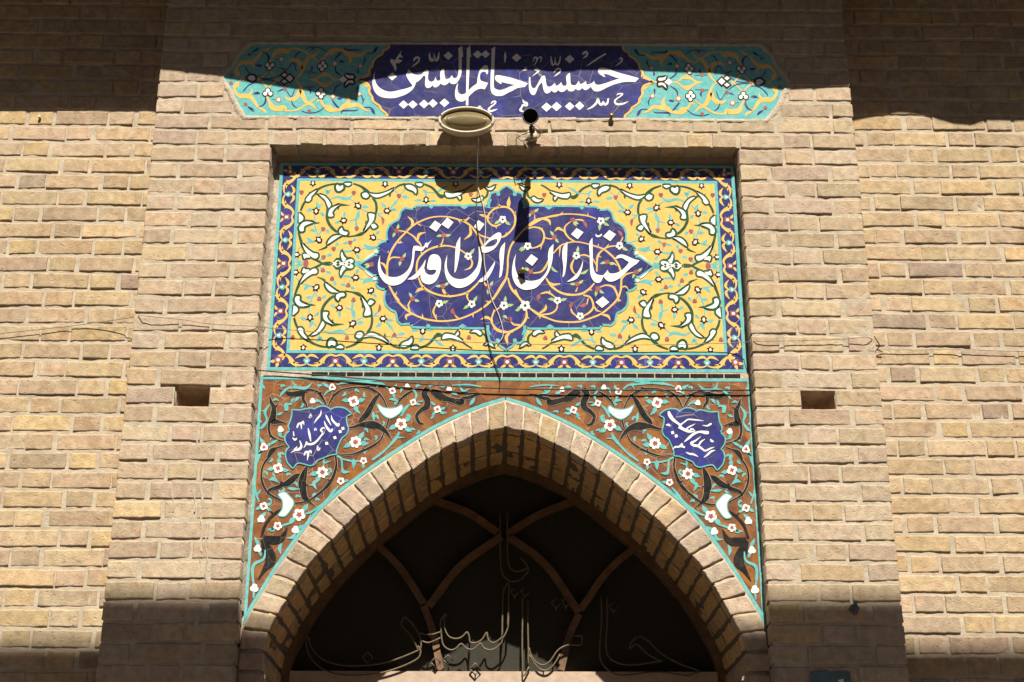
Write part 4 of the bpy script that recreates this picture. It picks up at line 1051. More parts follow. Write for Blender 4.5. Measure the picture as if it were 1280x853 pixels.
GP = {
 'B1': (((202, 680, 18), (193, 600, 20), (190, 520, 22), (205, 430, 20), (240, 340, 20), (300, 250, 18), (380, 165, 18), (450, 100, 18), (530, 55, 16), (620, 22, 14), (720, 10, 12), (820, 18, 14), (900, 40, 16), (960, 60, 18), (1030, 110, 18), (1090, 190, 18), (1140, 290, 18), (1152, 340, 12)),
   ((202, 680, 18), (250, 770, 18), (310, 850, 18)),
   ((500, 620, 14), (487, 580, 16), (485, 520, 18), (500, 440, 18), (560, 370, 18), (640, 325, 18), (720, 305, 20), (800, 303, 14), (870, 320, 14), (930, 350, 14), (980, 385, 12)), ((1018, 420, 10), (1040, 470, 18), (1020, 520, 18), (960, 545, 4)),
   ((500, 610, 14), (540, 700, 20), (620, 760, 20), (720, 795, 18), (820, 805, 18), (920, 790, 18), (1000, 760, 20), (1080, 690, 16), (1130, 630, 12)),
   ((200, 460, 14), (240, 420, 16), (330, 420, 12)), ((305, 150, 12), (380, 165, 12), (450, 205, 14), (490, 250, 22), (528, 300, 14), (532, 380, 12)), ((495, 250, 14), (510, 190, 28), (578, 168, 3)), ((432, 118, 16), (444, 60, 28), (395, 8, 3)), ((940, 50, 18), (980, 45, 18), (1012, 18, 10)), ((1015, 110, 14), (1022, 185, 28), (958, 240, 3)), ((700, 312, 14), (735, 280, 12), (752, 230, 10)), ((740, 735, 12), (760, 775, 14), (805, 795, 14)), ((560, 722, 20), (510, 740, 26), (472, 770, 3)), ((188, 545, 14), (160, 490, 22), (118, 468, 6)), ((320, 255, 12), (340, 275, 3)), ((205, 370, 12), (198, 350, 3)), ((300, 270, 20), (345, 272, 3)), ((500, 85, 16), (535, 105, 3)), ((905, 40, 20), (920, 80, 3))),
 'B2': (((450, 835, 20), (540, 690, 26), (580, 620, 20), (595, 520, 18), (598, 420, 18), (625, 310, 18), (690, 215, 18), (770, 130, 18), (870, 50, 20), (980, 20, 16), (1100, 0, 14)),
   ((598, 620, 14), (612, 680, 18), (640, 740, 22), (700, 810, 18), (740, 855, 16)), ((300, 180, 10), (340, 205, 14), (420, 228, 12)), ((345, 650, 14), (375, 690, 18), (405, 715, 10))),
 'Y5': (((60, -5, 16), (110, 90, 20), (180, 180, 20), (280, 260, 18), (400, 310, 18), (500, 330, 18), (600, 335, 16), (720, 320, 16), (830, 285, 16), (950, 225, 18), (1050, 150, 20), (1120, 70, 20), (1172, -10, 18)),
   ((315, 50, 3), (350, 20, 28), (400, 12, 18)), ((258, 240, 16), (243, 180, 16), (262, 130, 12)), ((275, 262, 18), (222, 282, 26), (226, 325, 3)), ((525, 318, 12), (492, 240, 18), (520, 172, 12)), ((740, 305, 14), (715, 285, 12), (700, 262, 8)), ((590, 15, 14), (625, 70, 14), (665, 98, 10)), ((832, 50, 22), (830, 100, 16), (855, 148, 8)),
   ((962, 320, 3), (1015, 298, 30), (1062, 318, 20), (1085, 370, 18), (1140, 428, 30), (1250, 445, 16), (1290, 440, 12)), ((1255, 455, 14), (1222, 492, 28), (1238, 555, 3)), ((1102, 220, 14), (1076, 300, 16), (1080, 350, 14)), ((1152, 200, 12), (1100, 235, 16)), ((115, 70, 16), (130, 40, 3)), ((140, 140, 14), (130, 150, 3)), ((385, 300, 20), (383, 262, 3)), ((885, 265, 20), (890, 302, 3)), ((1050, 150, 22), (1012, 132, 3)), ((515, 295, 16), (525, 268, 3))),
 'Y6': (((190, 20, 18), (225, 95, 18), (262, 150, 14)), ((335, 205, 16), (420, 265, 26), (500, 300, 16), (600, 335, 16), (720, 345, 16), (830, 340, 16), (930, 310, 16), (1050, 260, 18), (1150, 180, 18), (1218, 100, 20), (1252, -10, 16)),
   ((302, 225, 14), (302, 300, 24), (250, 380, 22), (150, 435, 20), (60, 445, 18), (-20, 405, 20)), ((135, 445, 16), (100, 500, 28), (118, 575, 3)), ((145, 335, 12), (180, 370, 16), (255, 375, 14)), ((440, 272, 14), (540, 260, 16), (598, 222, 16), (615, 160, 12)), ((430, 262, 12), (490, 215, 28), (498, 168, 3)), ((445, 62, 12), (520, 50, 20), (600, 105, 8)), ((555, -5, 16), (640, 50, 18), (740, 75, 18), (850, 60, 16), (945, 10, 16)), ((870, 75, 14), (940, 100, 18), (970, 180, 18), (940, 240, 20), (865, 288, 12)), ((918, 110, 14), (905, 170, 10)), ((978, 190, 14), (1005, 228, 16), (1050, 242, 3)), ((745, 205, 12), (762, 250, 18), (808, 290, 10)), ((1055, 268, 14), (1115, 285, 26), (1140, 328, 3)), ((430, 275, 20), (440, 315, 3)), ((535, 50, 16), (535, 25, 3)), ((300, 290, 18), (335, 310, 3)), ((1215, 115, 16), (1250, 135, 3))),
 'Y7': (((205, 352, 20), (150, 370, 18), (105, 405, 18), (75, 460, 20), (92, 512, 16), (150, 545, 18), (210, 522, 12)), ((205, 352, 20), (262, 355, 18), (315, 385, 18), (350, 450, 20), (345, 530, 18), (300, 600, 18), (245, 645, 20), (212, 655, 10)), ((285, 362, 14), (285, 315, 38), (292, 252, 5)), ((75, 455, 16), (35, 440, 26), (-5, 430, 10)), ((465, 572, 12), (540, 555, 14), (610, 575, 18), (640, 640, 18), (618, 720, 20), (560, 755, 14), (505, 765, 10)), ((640, 655, 12), (680, 670, 12), (722, 672, 10)), ((545, 495, 14), (545, 430, 8)), ((620, 470, 16), (685, 490, 28), (702, 538, 3)), ((490, 545, 18), (640, 465, 16), (800, 430, 14), (920, 425, 12), (1060, 440, 14), (1155, 470, 10)), ((200, 355, 26), (188, 322, 3)), ((345, 420, 14), (358, 395, 3)), ((260, 640, 22), (262, 605, 3)), ((160, 545, 16), (165, 572, 3)), ((80, 460, 16), (105, 465, 3)), ((800, 430, 16), (828, 402, 3)), ((1070, 440, 14), (1080, 412, 3)), ((600, 572, 18), (628, 565, 3)), ((615, 720, 18), (605, 780, 3))),
 'B3': (((925, 745, 20), (930, 640, 18), (920, 540, 18), (870, 440, 18), (800, 370, 18), (740, 330, 16), (650, 300, 14), (560, 275, 12), (470, 262, 12), (390, 275, 12), (320, 305, 14), (250, 380, 12)), ((470, 262, 12), (410, 225, 16), (370, 170, 18), (370, 110, 14), (425, 60, 10)), ((262, 160, 3), (300, 128, 28), (350, 152, 14), (365, 170, 8)), ((470, 42, 10), (540, 48, 16), (575, 90, 3)), ((742, 345, 14), (800, 312, 16), (885, 302, 10)), ((742, 345, 14), (700, 392, 20), (688, 450, 18), (685, 560, 14)), ((505, 400, 8), (570, 395, 16), (640, 430, 12), (685, 500, 10)), ((460, 430, 10), (432, 500, 24), (445, 555, 18), (475, 590, 8)), ((805, 470, 10), (850, 475, 14), (885, 500, 8)), ((50, 575, 12), (130, 560, 16), (178, 505, 20), (205, 440, 12)), ((180, 625, 14), (230, 700, 22), (310, 760, 18), (400, 785, 16), (520, 785, 18), (600, 740, 20), (662, 675, 12)), ((190, 655, 14), (250, 688, 24), (322, 680, 10)), ((475, 760, 14), (495, 715, 8)), ((715, 715, 10), (780, 695, 16), (850, 715, 20), (890, 790, 20), (905, 860, 14)), ((930, 640, 14), (970, 590, 18), (1055, 565, 8)), ((940, 712, 14), (975, 708, 14), (1002, 742, 3)), ((320, 300, 20), (312, 412, 3)), ((785, 312, 14), (805, 285, 3)), ((700, 300, 14), (702, 282, 3)), ((700, 400, 20), (730, 418, 3)), ((860, 735, 14), (868, 700, 3)), ((600, 735, 18), (640, 745, 3)), ((945, 215, 12), (930, 250, 12), (910, 275, 8)))}
TT = dict(B1=B1, B2=B2, B3=B3, Y5=Y5, Y6=Y6, Y7=Y7)
for k_, L_ in GP.items():
    for pts in L_: A.rib(TT[k_], GOLD, pts, 12)
def wflower(T, x, y, r=34, l=15):
    A.star(T, WHITE, x, y, r * 1.15, 5, .32, .4, l); A.star(T, DGREEN, x, y, r * .36, 4, .3, .2, l + 2)
def rflower(T, x, y, a0, a1, r=24):
    for a in (a0, a1): A.leaf(T, LGREEN, x + 14 * math.cos(a), y + 14 * math.sin(a), a, 62, 28, 13)
    A.star(T, MAROON, x, y, r * 1.15, 4, .35, .5, 15)
for T, x, y, *ls in ((B1, 1000, 405, -.9), (B2, 545, 40, 2.6, .6), (B2, 795, 305, 2.7), (B3, 725, 55, -.4, .5, 1.7), (B3, 912, 302, .5), (B3, 482, 400, -1.4), (Y5, 550, 160, -.3), (Y5, 875, 165, -1.0, 2.6), (Y5, 1195, 180, -1.4, -.1), (Y6, 290, 180, 2.7), (Y6, 612, 130, 3.3, -.2), (Y6, 838, 285)):
    for a in ls: A.leaf(T, LGREEN, x + 26 * math.cos(a), y + 26 * math.sin(a), a, 74, 30, 13)
    wflower(T, x, y, 46 if (T is Y6 and x == 290) else 38 if T is Y5 and x > 1100 else 34)
for T, x, y, a0, a1 in ((B1, 285, 155, -1.3, 2.1), (B1, 337, 435, -1.0, 1.9), (B1, 755, 200, -.1, 3.0), (B1, 747, 705, 3.1, -.6), (B1, 35, 490, 3.1, 2.6), (B2, 1060, 215, .9, -2.2), (B2, 825, 560, 3.6, -2.6), (B2, 408, 715, -1.0, 1.7), (B3, 445, 45, .6, 1.0), (B3, 790, 465, 2.9, .3), (B3, 1078, 565, -.6, 2.1), (B3, 490, 685, 3.1, -.6), (B3, 695, 740, .5, 1.9), (Y5, 285, 115, -2.1, .3), (Y6, 1015, 10, .7, 1.9), (Y7, 525, 410, -.6, 2.4)):
    rflower(T, x, y, a0, a1)
for T, pts in ((Y5, ((690, 205, 6), (682, 240, 40), (712, 272, 4))), (Y6, ((435, 62, 8), (425, 95, 40), (415, 130, 6))), (Y6, ((762, 140, 6), (745, 180, 38), (745, 210, 8))), (Y6, ((830, 185, 4), (870, 180, 40), (902, 160, 10))), (Y6, ((118, 320, 8), (140, 315, 44), (150, 345, 8))), (B3, ((545, 55, 5), (570, 85, 34), (585, 125, 3))), (B3, ((890, 148, 3), (922, 180, 34), (935, 215, 8)))):
    A.rib(T, MAROON, pts, 14)
for T, pts in ((B2, ((1030, 505, 4), (1050, 540, 26), (1095, 566, 4))), (B3, ((515, 580, 8), (560, 570, 28), (602, 538, 4))), (Y6, ((190, 225, 4), (215, 225, 28), (245, 205, 4))), (Y6, ((65, 290, 4), (90, 290, 30), (112, 312, 4))), (Y7, ((405, 800, 3), (435, 770, 28), (455, 760, 5)))):
    A.rib(T, LGREEN, pts, 13)
A.done('medallion', pan)
# white writing of the medallion
A = Art(YT - .0042)
A.poly(B1, WHITE, ((120, 393, 1), (100, 480), (105, 560), (130, 620), (175, 670), (230, 694), (290, 690), (350, 660), (400, 600), (435, 540), (455, 460), (466, 350, 1), (490, 347), (540, 350), (572, 312), (592, 320, 1), (602, 290), (637, 240, 1), (600, 270), (575, 268, 1), (560, 300), (530, 317), (500, 300), (455, 302, 1), (445, 340), (440, 420), (420, 500), (380, 560), (320, 600), (260, 612), (190, 600), (140, 550), (120, 470)))
A.rib(B1, WHITE, ((574, 438, 3), (556, 490, 22), (530, 540, 40), (490, 590, 42), (450, 617, 34), (396, 634, 4)), 1)
A.poly(B1, WHITE, ((528, 560), (525, 620), (550, 665), (605, 684), (665, 662), (705, 600), (726, 520), (726, 440), (700, 395), (655, 384), (620, 400), (600, 450), (590, 520), (615, 540), (660, 537), (684, 548, 1), (660, 582), (615, 590), (575, 568), (562, 530), (545, 520)))
A.poly(B1, WHITE, ((920, 208, 1), (885, 270), (872, 340), (866, 460), (861, 572, 1), (880, 540), (905, 430), (917, 330)))
for T, pts in ((B1, ((668, 48), (731, 90), (680, 160), (611, 116))), (B1, ((790, 18), (852, 65), (800, 131), (731, 85))), (B2, ((303, 43), (362, 85), (315, 152), (258, 110))), (B2, ((830, 383), (897, 430), (840, 500), (773, 453))), (B3, ((485, 123), (553, 165), (495, 234), (429, 185))), (B3, ((810, 143), (877, 185), (820, 254), (749, 206))), (Y6, ((1065, 86), (1129, 145), (1057, 202), (993, 145)))):
    A.poly(T, WHITE, pts, 2, False)
A.poly(B1, WHITE, ((790, 388, 1), (765, 480), (768, 570), (790, 640), (830, 690), (885, 718), (950, 714), (1020, 680), (1080, 620), (1115, 550), (1135, 430), (1143, 305, 1), (1103, 308, 1), (1105, 420), (1090, 500), (1050, 560), (990, 612), (920, 632), (850, 617), (805, 570), (785, 500)))
A.poly(B2, WHITE, ((345, 325, 1), (350, 300), (400, 240), (460, 188), (510, 166), (532, 190), (522, 240), (480, 310), (430, 350), (370, 370), (340, 362, 1)), 2)
A.poly(B2, NAVY, ((362, 308, 1), (410, 260), (465, 234), (492, 240), (478, 280), (430, 305)), 4)
A.poly(B2, WHITE, ((468, 453, 1), (430, 510), (380, 580), (340, 620), (297, 657, 1), (322, 662), (380, 640), (430, 572), (464, 490)), 2)
A.poly(B2, WHITE, ((570, 262, 1), (525, 320), (513, 400), (520, 500), (509, 622, 1), (535, 590), (551, 480), (562, 350)))
A.poly(B2, WHITE, ((680, 378, 1), (655, 440), (638, 540), (645, 620), (680, 692), (740, 732), (800, 738), (880, 716), (950, 642), (1000, 570), (1035, 470), (1046, 380), (1052, 282, 1), (1010, 330), (997, 400), (1000, 480), (985, 550), (930, 620), (870, 645), (800, 648), (730, 625), (690, 580), (668, 500), (670, 430)))
A.poly(B2, WHITE, ((1190, 258, 1), (1145, 320), (1140, 420), (1150, 520), (1141, 618, 1), (1165, 580), (1182, 460), (1189, 330)))
A.poly(B3, WHITE, ((547, 438, 1), (530, 500), (490, 570), (440, 620), (386, 657, 1), (430, 652), (490, 622), (527, 560), (545, 490)))
A.poly(B3, WHITE, ((642, 218, 1), (611, 275), (615, 400), (620, 560), (635, 620), (665, 660), (700, 670), (730, 652), (750, 605, 1), (790, 647), (830, 657), (880, 642), (940, 602), (1000, 540), (1050, 500), (1083, 480, 1), (1112, 445, 1), (1050, 430), (980, 398), (930, 386), (890, 400), (863, 432, 1), (930, 420), (970, 440), (1007, 462, 1), (980, 500), (930, 545), (880, 570), (830, 576), (805, 565), (793, 540, 1), (770, 572), (745, 592), (710, 590), (670, 570), (648, 500), (645, 380)))
A.rib(B3, WHITE, ((676, 182, 6), (685, 202, 18), (708, 204, 16), (728, 192, 16), (732, 180, 4)), 1)
A.done('inscription', pan)
# strip of black glazed brick between two turquoise fillets under the panel
A = Art(YT)
z1a, z1b = un(633, 466.5, YT).z, un(633, 471.5, YT).z
x = cx - hx + .17
while x < cx + hx - .06:
    w = .058 + .006 * rng.random()
    A.put([(x, z1b), (x + w, z1b), (x + w, z1a), (x, z1a)], BLACK if rng.random() < .8 else DARK, 1)
    x += w + .004
A.mb.prism([(cx - hx - .01, un(633, 473, YT).z), (cx + hx + .01, un(633, 473, YT).z), (cx + hx + .01, zb - .0005), (cx - hx - .01, zb - .0005)], YT, YT + .011, PLASTER)
A.done('black_strip', pan)

# ================================================================= spandrel mosaic over the arch
S1, S2, S3, S4 = C8(310, 465), C8(300, 560), C8(440, 465), C8(820, 560)
E3 = (760, 640, 4.005)
spa = thing('tile_mosaic', 'brown tile spandrel with black scrolls, white flowers and two navy cartouches above the pointed arch', 'tile mosaic', 'tile mosaics of the portal')
A = Art(YT)
zs = un(633, 472.5, YT).z - .001
hs = RX - .006
pe = [(-p[0], p[1]) for p in RE if p[1] < zs - .001]
outl = [(-q_[0] - .0, q_[1]) for q_ in pe]          # left half, x negative
outl = [(min(p[0], -.0), p[1] + .003) for p in outl]
zlow = un(300, 781, YT).z
outl = [p for p in outl if p[1] > zlow + .004]
L0 = [(-hs, zs), (-hs, zlow)] + [(p[0] - .004 if p[0] < -.01 else p[0], p[1] + .003) for p in outl]
polyL = [(XM + x, z) for x, z in L0] + [(XM, zs)]
polyR = [(XM - x, z) for x, z in L0] + [(XM, zs)]
for p_ in (polyL, polyR): A.mb.prism(p_, YT, YT + .012, BROWN)
wm = (lambda x, z: (x, z), lambda x, z: (2 * XM - x, z))
def strip(pts, w, mat_, layer):
    P = [np.array(p) for p in pts]; L_, R_ = [], []
    for i, p in enumerate(P):
        t = P[min(i + 1, len(P) - 1)] - P[max(0, i - 1)]; t = t / np.linalg.norm(t); n_ = np.array([-t[1], t[0]])
        L_.append(tuple(p + n_ * w / 2)); R_.append(tuple(p - n_ * w / 2))
    n = len(P)
    for mr in wm:
        y = A.lift(layer)
        A.mb.add([(a, y, b) for a, b in (mr(*p) for p in L_ + R_)], [(i, i + 1, n + i + 1, n + i) for i in range(n - 1)], mat_)
strip([(XM - hs + .005, zs), (XM - hs + .005, zlow)], .0105, TURQ, 3)
strip([(XM - hs, zs - .005), (XM + .0, zs - .005)], .0105, TURQ, 4)
strip([(XM - hs + .002, zlow - .004)] + [(XM + x - .003, z + .004) for x, z in L0[2:]], .0125, TURQ, 5)
A.mirrors = list(wm)
K = BLACK
for T, L_ in (
  (S1, (((298, 172, 4), (370, 200, 30), (430, 225, 50), (520, 215, 60), (560, 195, 50), (620, 180, 22), (690, 200, 24), (730, 240, 26), (785, 335, 14)), ((552, 220, 40), (552, 280, 32), (580, 320, 24), (585, 350, 14)), ((215, 232, 4), (230, 300, 32), (258, 360, 46), (252, 440, 62), (240, 490, 62), (300, 500, 42), (350, 508, 20), (384, 518, 12)), ((250, 370, 36), (280, 345, 26), (308, 322, 4)), ((215, 490, 30), (208, 570, 26), (230, 640, 26), (290, 680, 22), (360, 697, 14)), ((225, 640, 24), (208, 665, 3)), ((798, 342, 12), (850, 250, 26), (920, 190, 22), (1000, 165, 18), (1100, 155, 18), (1200, 165, 28), (1275, 205, 18)), ((720, 215, 26), (745, 190, 3)), ((1190, 160, 40), (1230, 140, 3)), ((850, 235, 20), (840, 205, 3)), ((365, 735, 14), (290, 760, 22), (235, 782, 36), (195, 848, 16)))),
  (S3, (((195, 162, 16), (260, 210, 20), (310, 270, 18), (347, 352, 14)), ((292, 210, 4), (240, 260, 42), (195, 335, 54), (150, 420, 62), (95, 478, 50), (65, 505, 14)), ((-120, 560, 10), (0, 555, 24), (90, 530, 44), (190, 530, 84), (260, 542, 62), (330, 590, 42), (404, 690, 4)), ((318, 605, 14), (285, 680, 18), (200, 745, 26), (100, 792, 24), (-20, 828, 16), (-140, 815, 8)), ((370, 460, 20), (345, 555, 16)), ((445, 335, 10), (490, 270, 22), (550, 222, 24), (620, 185, 18), (705, 178, 16)), ((755, 165, 60), (720, 220, 62), (752, 290, 64), (742, 350, 62), (690, 385, 42), (645, 440, 36), (670, 510, 32), (712, 522, 22)), ((790, 190, 40), (850, 220, 84), (905, 262, 74)), ((905, 262, 80), (960, 275, 50), (1085, 305, 62), (1105, 268, 40), (1160, 260, 36), (1220, 240, 30), (1300, 222, 4)), ((180, 530, 30), (185, 590, 3)), ((260, 700, 20), (285, 715, 3)), ((120, 790, 26), (100, 740, 3)), ((480, 285, 20), (460, 235, 3)), ((540, 235, 18), (552, 270, 3)))),
  (S2, (((365, 5, 18), (290, 90, 22), (235, 170, 20), (214, 260, 22), (225, 350, 24), (280, 450, 22), (405, 525, 18)), ((602, 258, 5), (560, 285, 52), (480, 350, 64), (415, 372, 40)), ((415, 335, 26), (400, 385, 44), (300, 420, 32), (262, 475, 4)), ((668, 185, 24), (640, 260, 60), (622, 350, 82), (630, 430, 68), (645, 490, 62), (690, 540, 32), (765, 592, 3)), ((955, 85, 20), (960, 180, 22), (930, 290, 32), (880, 370, 36), (810, 440, 26), (700, 520, 22), (600, 550, 22), (525, 550, 14)), ((900, 330, 26), (850, 305, 3)), ((820, 450, 22), (830, 485, 3)), ((230, 300, 20), (258, 310, 3)), ((640, 370, 30), (700, 378, 4)), ((960, 215, 16), (985, 220, 3))))):
    for pts in L_: A.rib(T, K, pts, 6); A.rib(T, GROUT, pts, 5, grow=2.6)
mR = [lambda x, z: (x, z), lambda x, z: (2 * XM - x, z)]
for pts in (((598, -6, 8), (640, 22, 14), (680, 70, 14), (702, 135, 12)), ((572, 86, 3), (600, 140, 30), (645, 150, 42), (692, 138, 24)), ((695, 145, 22), (672, 200, 52), (655, 250, 54), (682, 292, 26), (716, 348, 3)), ((640, 25, 12), (655, 5, 3))):
    A.rib(E3, K, pts, 6)
# turquoise vine
for T, L_ in (
  (S1, (((218, 325, 10), (170, 400, 26), (188, 480, 14), (150, 545, 28), (105, 578, 3)), ((172, 400, 18), (132, 385, 3)), ((115, 652, 3), (145, 700, 34), (165, 735, 8)), ((208, 732, 8), (260, 700, 24), (300, 680, 4)), ((318, 252, 8), (345, 210, 22), (400, 165, 16), (480, 158, 20), (580, 162, 24), (648, 105, 3)), ((443, 92, 3), (468, 140, 26), (495, 158, 6)), ((735, 112, 3), (785, 140, 30), (810, 150, 6)), ((755, 245, 3), (790, 200, 18), (830, 185, 8)), ((885, 130, 8), (960, 110, 18), (1100, 98, 18), (1280, 85, 14)), ((245, 290, 8), (275, 275, 20), (310, 290, 3)), ((290, 430, 8), (320, 420, 24), (350, 405, 3)), ((470, 300, 4), (490, 270, 26), (520, 255, 3)), ((670, 270, 6), (715, 295, 16), (745, 325, 10)), ((380, 320, 40), (385, 390, 30)), ((370, 322, 20), (440, 322, 20)), ((300, 600, 8), (320, 640, 16), (370, 655, 8)), ((90, 850, 18), (120, 810, 16), (140, 790, 10)), ((305, 800, 6), (312, 830, 26), (330, 860, 8)))),
  (S2, (((215, 25, 12), (180, 110, 26), (152, 200, 18), (150, 300, 16), (152, 420, 18), (190, 540, 12)), ((212, 418, 6), (185, 450, 20), (165, 470, 8)), ((965, 80, 14), (1010, 110, 18), (1020, 200, 16), (1035, 240, 32), (1098, 242, 3)), ((1010, 110, 12), (1100, 130, 16), (1195, 135, 12)), ((1130, 110, 6), (1135, 150, 38), (1130, 210, 3)), ((838, 108, 8), (838, 150, 18), (905, 135, 4)), ((838, 150, 14), (832, 185, 10)), ((985, 380, 8), (940, 430, 22), (860, 530, 18), (770, 600, 18), (700, 645, 18), (640, 662, 8)), ((760, 320, 6), (735, 360, 30), (765, 420, 3)), ((735, 370, 16), (690, 372, 6)), ((470, 400, 4), (520, 410, 28), (600, 412, 4)), ((330, 250, 18), (345, 300, 16)), ((285, 325, 3), (335, 312, 34), (385, 350, 3)))),
  (S3, (((-60, 95, 10), (80, 100, 16), (240, 115, 18), (310, 125, 18), (372, 182, 8)), ((270, 120, 20), (245, 160, 3)), ((482, 215, 3), (500, 165, 24), (532, 150, 8)), ((580, 150, 8), (625, 195, 16), (642, 240, 20), (625, 285, 8)), ((578, 322, 10), (530, 370, 26), (490, 445, 16)), ((368, 276, 3), (420, 275, 28), (455, 295, 6)), ((472, 600, 12), (440, 662, 28), (370, 742, 18), (285, 822, 18), (200, 880, 16)), ((440, 658, 20), (525, 655, 4)), ((1065, 128, 8), (1112, 200, 22), (1195, 222, 3)), ((1118, 200, 14), (1172, 165, 6)), ((655, 298, 8), (705, 295, 12)), ((780, 300, 4), (810, 320, 24), (835, 335, 4)), ((870, 150, 3), (910, 145, 24), (945, 150, 4)), ((980, 190, 5), (1010, 210, 30), (1055, 235, 3)), ((1000, 135, 6), (1150, 130, 14), (1290, 150, 8)), ((1225, 255, 5), (1200, 300, 30), (1168, 340, 3)), ((210, 395, 5), (215, 440, 28), (220, 495, 4))))):
    for pts in L_: A.rib(T, TURQ, [(a_, b_, w_ * 1.15) for a_, b_, w_ in pts], 7)
for pts in (((682, 200, 6), (690, 245, 12), (735, 270, 16), (745, 310, 14), (738, 380, 8)), ((735, 135, 4), (722, 160, 18), (710, 185, 4)), ((600, 165, 4), (610, 190, 18), (605, 220, 3)), ((640, 95, 8), (670, 98, 10)), ((545, 62, 6), (590, 75, 12), (610, 82, 6)), ((480, 75, 4), (510, 85, 18), (530, 100, 5)), ((530, 105, 6), (545, 135, 16), (575, 140, 3)), ((735, 390, 14), (740, 440, 8)), ((720, 65, 5), (700, 30, 16), (680, 12, 3))):
    A.rib(E3, TURQ, pts, 7)
for T, L_ in ((S1, ((150, 130, 1.2), (330, 130, .2), (560, 330, 2.4), (700, 130, .1), (250, 640, 2.2), (430, 300, -1), (960, 420, 2.0), (1090, 380, .9), (1180, 560, 1.2), (960, 560, .3), (1150, 250, -1.4), (980, 220, 2.6), (110, 470, .9), (330, 800, .6), (1150, 800, -.5))), (S2, ((260, 230, 1.2), (330, 120, 2.6), (470, 250, .4), (560, 340, 1.3), (720, 130, .3), (900, 200, 1.2), (760, 500, .5), (870, 260, -.6), (450, 420, 2.8), (300, 500, 1.2), (720, 470, -.5), (560, 470, .4))), (S3, ((40, 170, .8), (250, 430, 1.2), (420, 310, -.4), (560, 420, .9), (590, 560, .4), (820, 440, 2.4), (680, 600, 2.6), (330, 500, 2.0), (130, 660, .4), (250, 640, 1.8), (640, 130, .2), (900, 400, .2), (1010, 380, .3), (770, 130, .1)))):
    for x, y, a in L_: A.leaf(T, TURQ, x, y, a, 52, 22, 4); A.leaf(T, TURQ, x, y, a + 1.1, 34, 16, 4)
# white blossoms
def blossom(T, x, y, r, pet, core=True, leaves=(), a=.4, sq=1.0):
    for t in leaves: A.leaf(T, TURQ, x + r * .7 * math.cos(t), y + r * .7 * math.sin(t), t, r * 1.5, r * .78, 7)
    A.star(T, WHITE, x, y, r, pet, .30, a, 9, sq)
    if core: A.star(T, MAROON, x, y, r * .46, pet, .45, a, 11, sq)
for T, x, y, r, p_, lv in ((S1, 840, 155, 46, 3, ()), (S1, 1053, 295, 70, 4, (3.2, -.2, 1.2)), (S1, 645, 292, 38, 3, (0,)), (S1, 325, 575, 40, 3, (1.5,)), (S1, 160, 752, 52, 3, (-.5, 2.2)), (S1, 1072, 702, 76, 7, (-.9, .1, 2.7)), (S2, 380, 205, 66, 4, (-1.5, .2, 3.0)), (S2, 822, 245, 74, 7, (2.9, 2.1)), (S2, 1005, 332, 48, 5, (-.1,)), (S2, 1232, 130, 46, 5, (1.6,)), (S2, 237, 582, 52, 4, (2.7, -.4, .5)), (S2, 590, 668, 80, 5, (-.9, 2.4)), (S3, 403, 190, 46, 4, (-1.0, 1.2)), (S3, 550, 146, 34, 3, (.4,)), (S3, 488, 522, 76, 5, (-.7, .6, 2.7)), (S3, 610, 305, 44, 4, (.3,)), (S3, 852, 375, 48, 4, (-.2, .6, 2.2)), (S3, 968, 172, 36, 3, (.8,))):
    blossom(T, x, y, r * .80, p_, p_ > 2 and r > 41, lv)
for x, y, r, p_, lv in ((620, 80, 22, 5, (.6,)), (532, 98, 20, 3, ()), (702, 46, 20, 3, (-2.2,)), (720, 193, 20, 3, (2.0,)), (735, 390, 22, 3, ())):
    blossom(E3, x, y, r, p_, p_ == 5, lv)
for T, pts in ((S3, ((252, 322, 1), (300, 358), (380, 373), (450, 360), (492, 335, 1), (500, 370), (460, 418), (380, 458), (300, 412))), (S2, ((385, 468, 1), (440, 448), (490, 488), (532, 550), (490, 630), (440, 680), (388, 672, 1), (428, 610), (430, 530)))):
    A.lined(T, WHITE, TURQ, pts, 5.5, 8)
A.done('floral_field', spa)
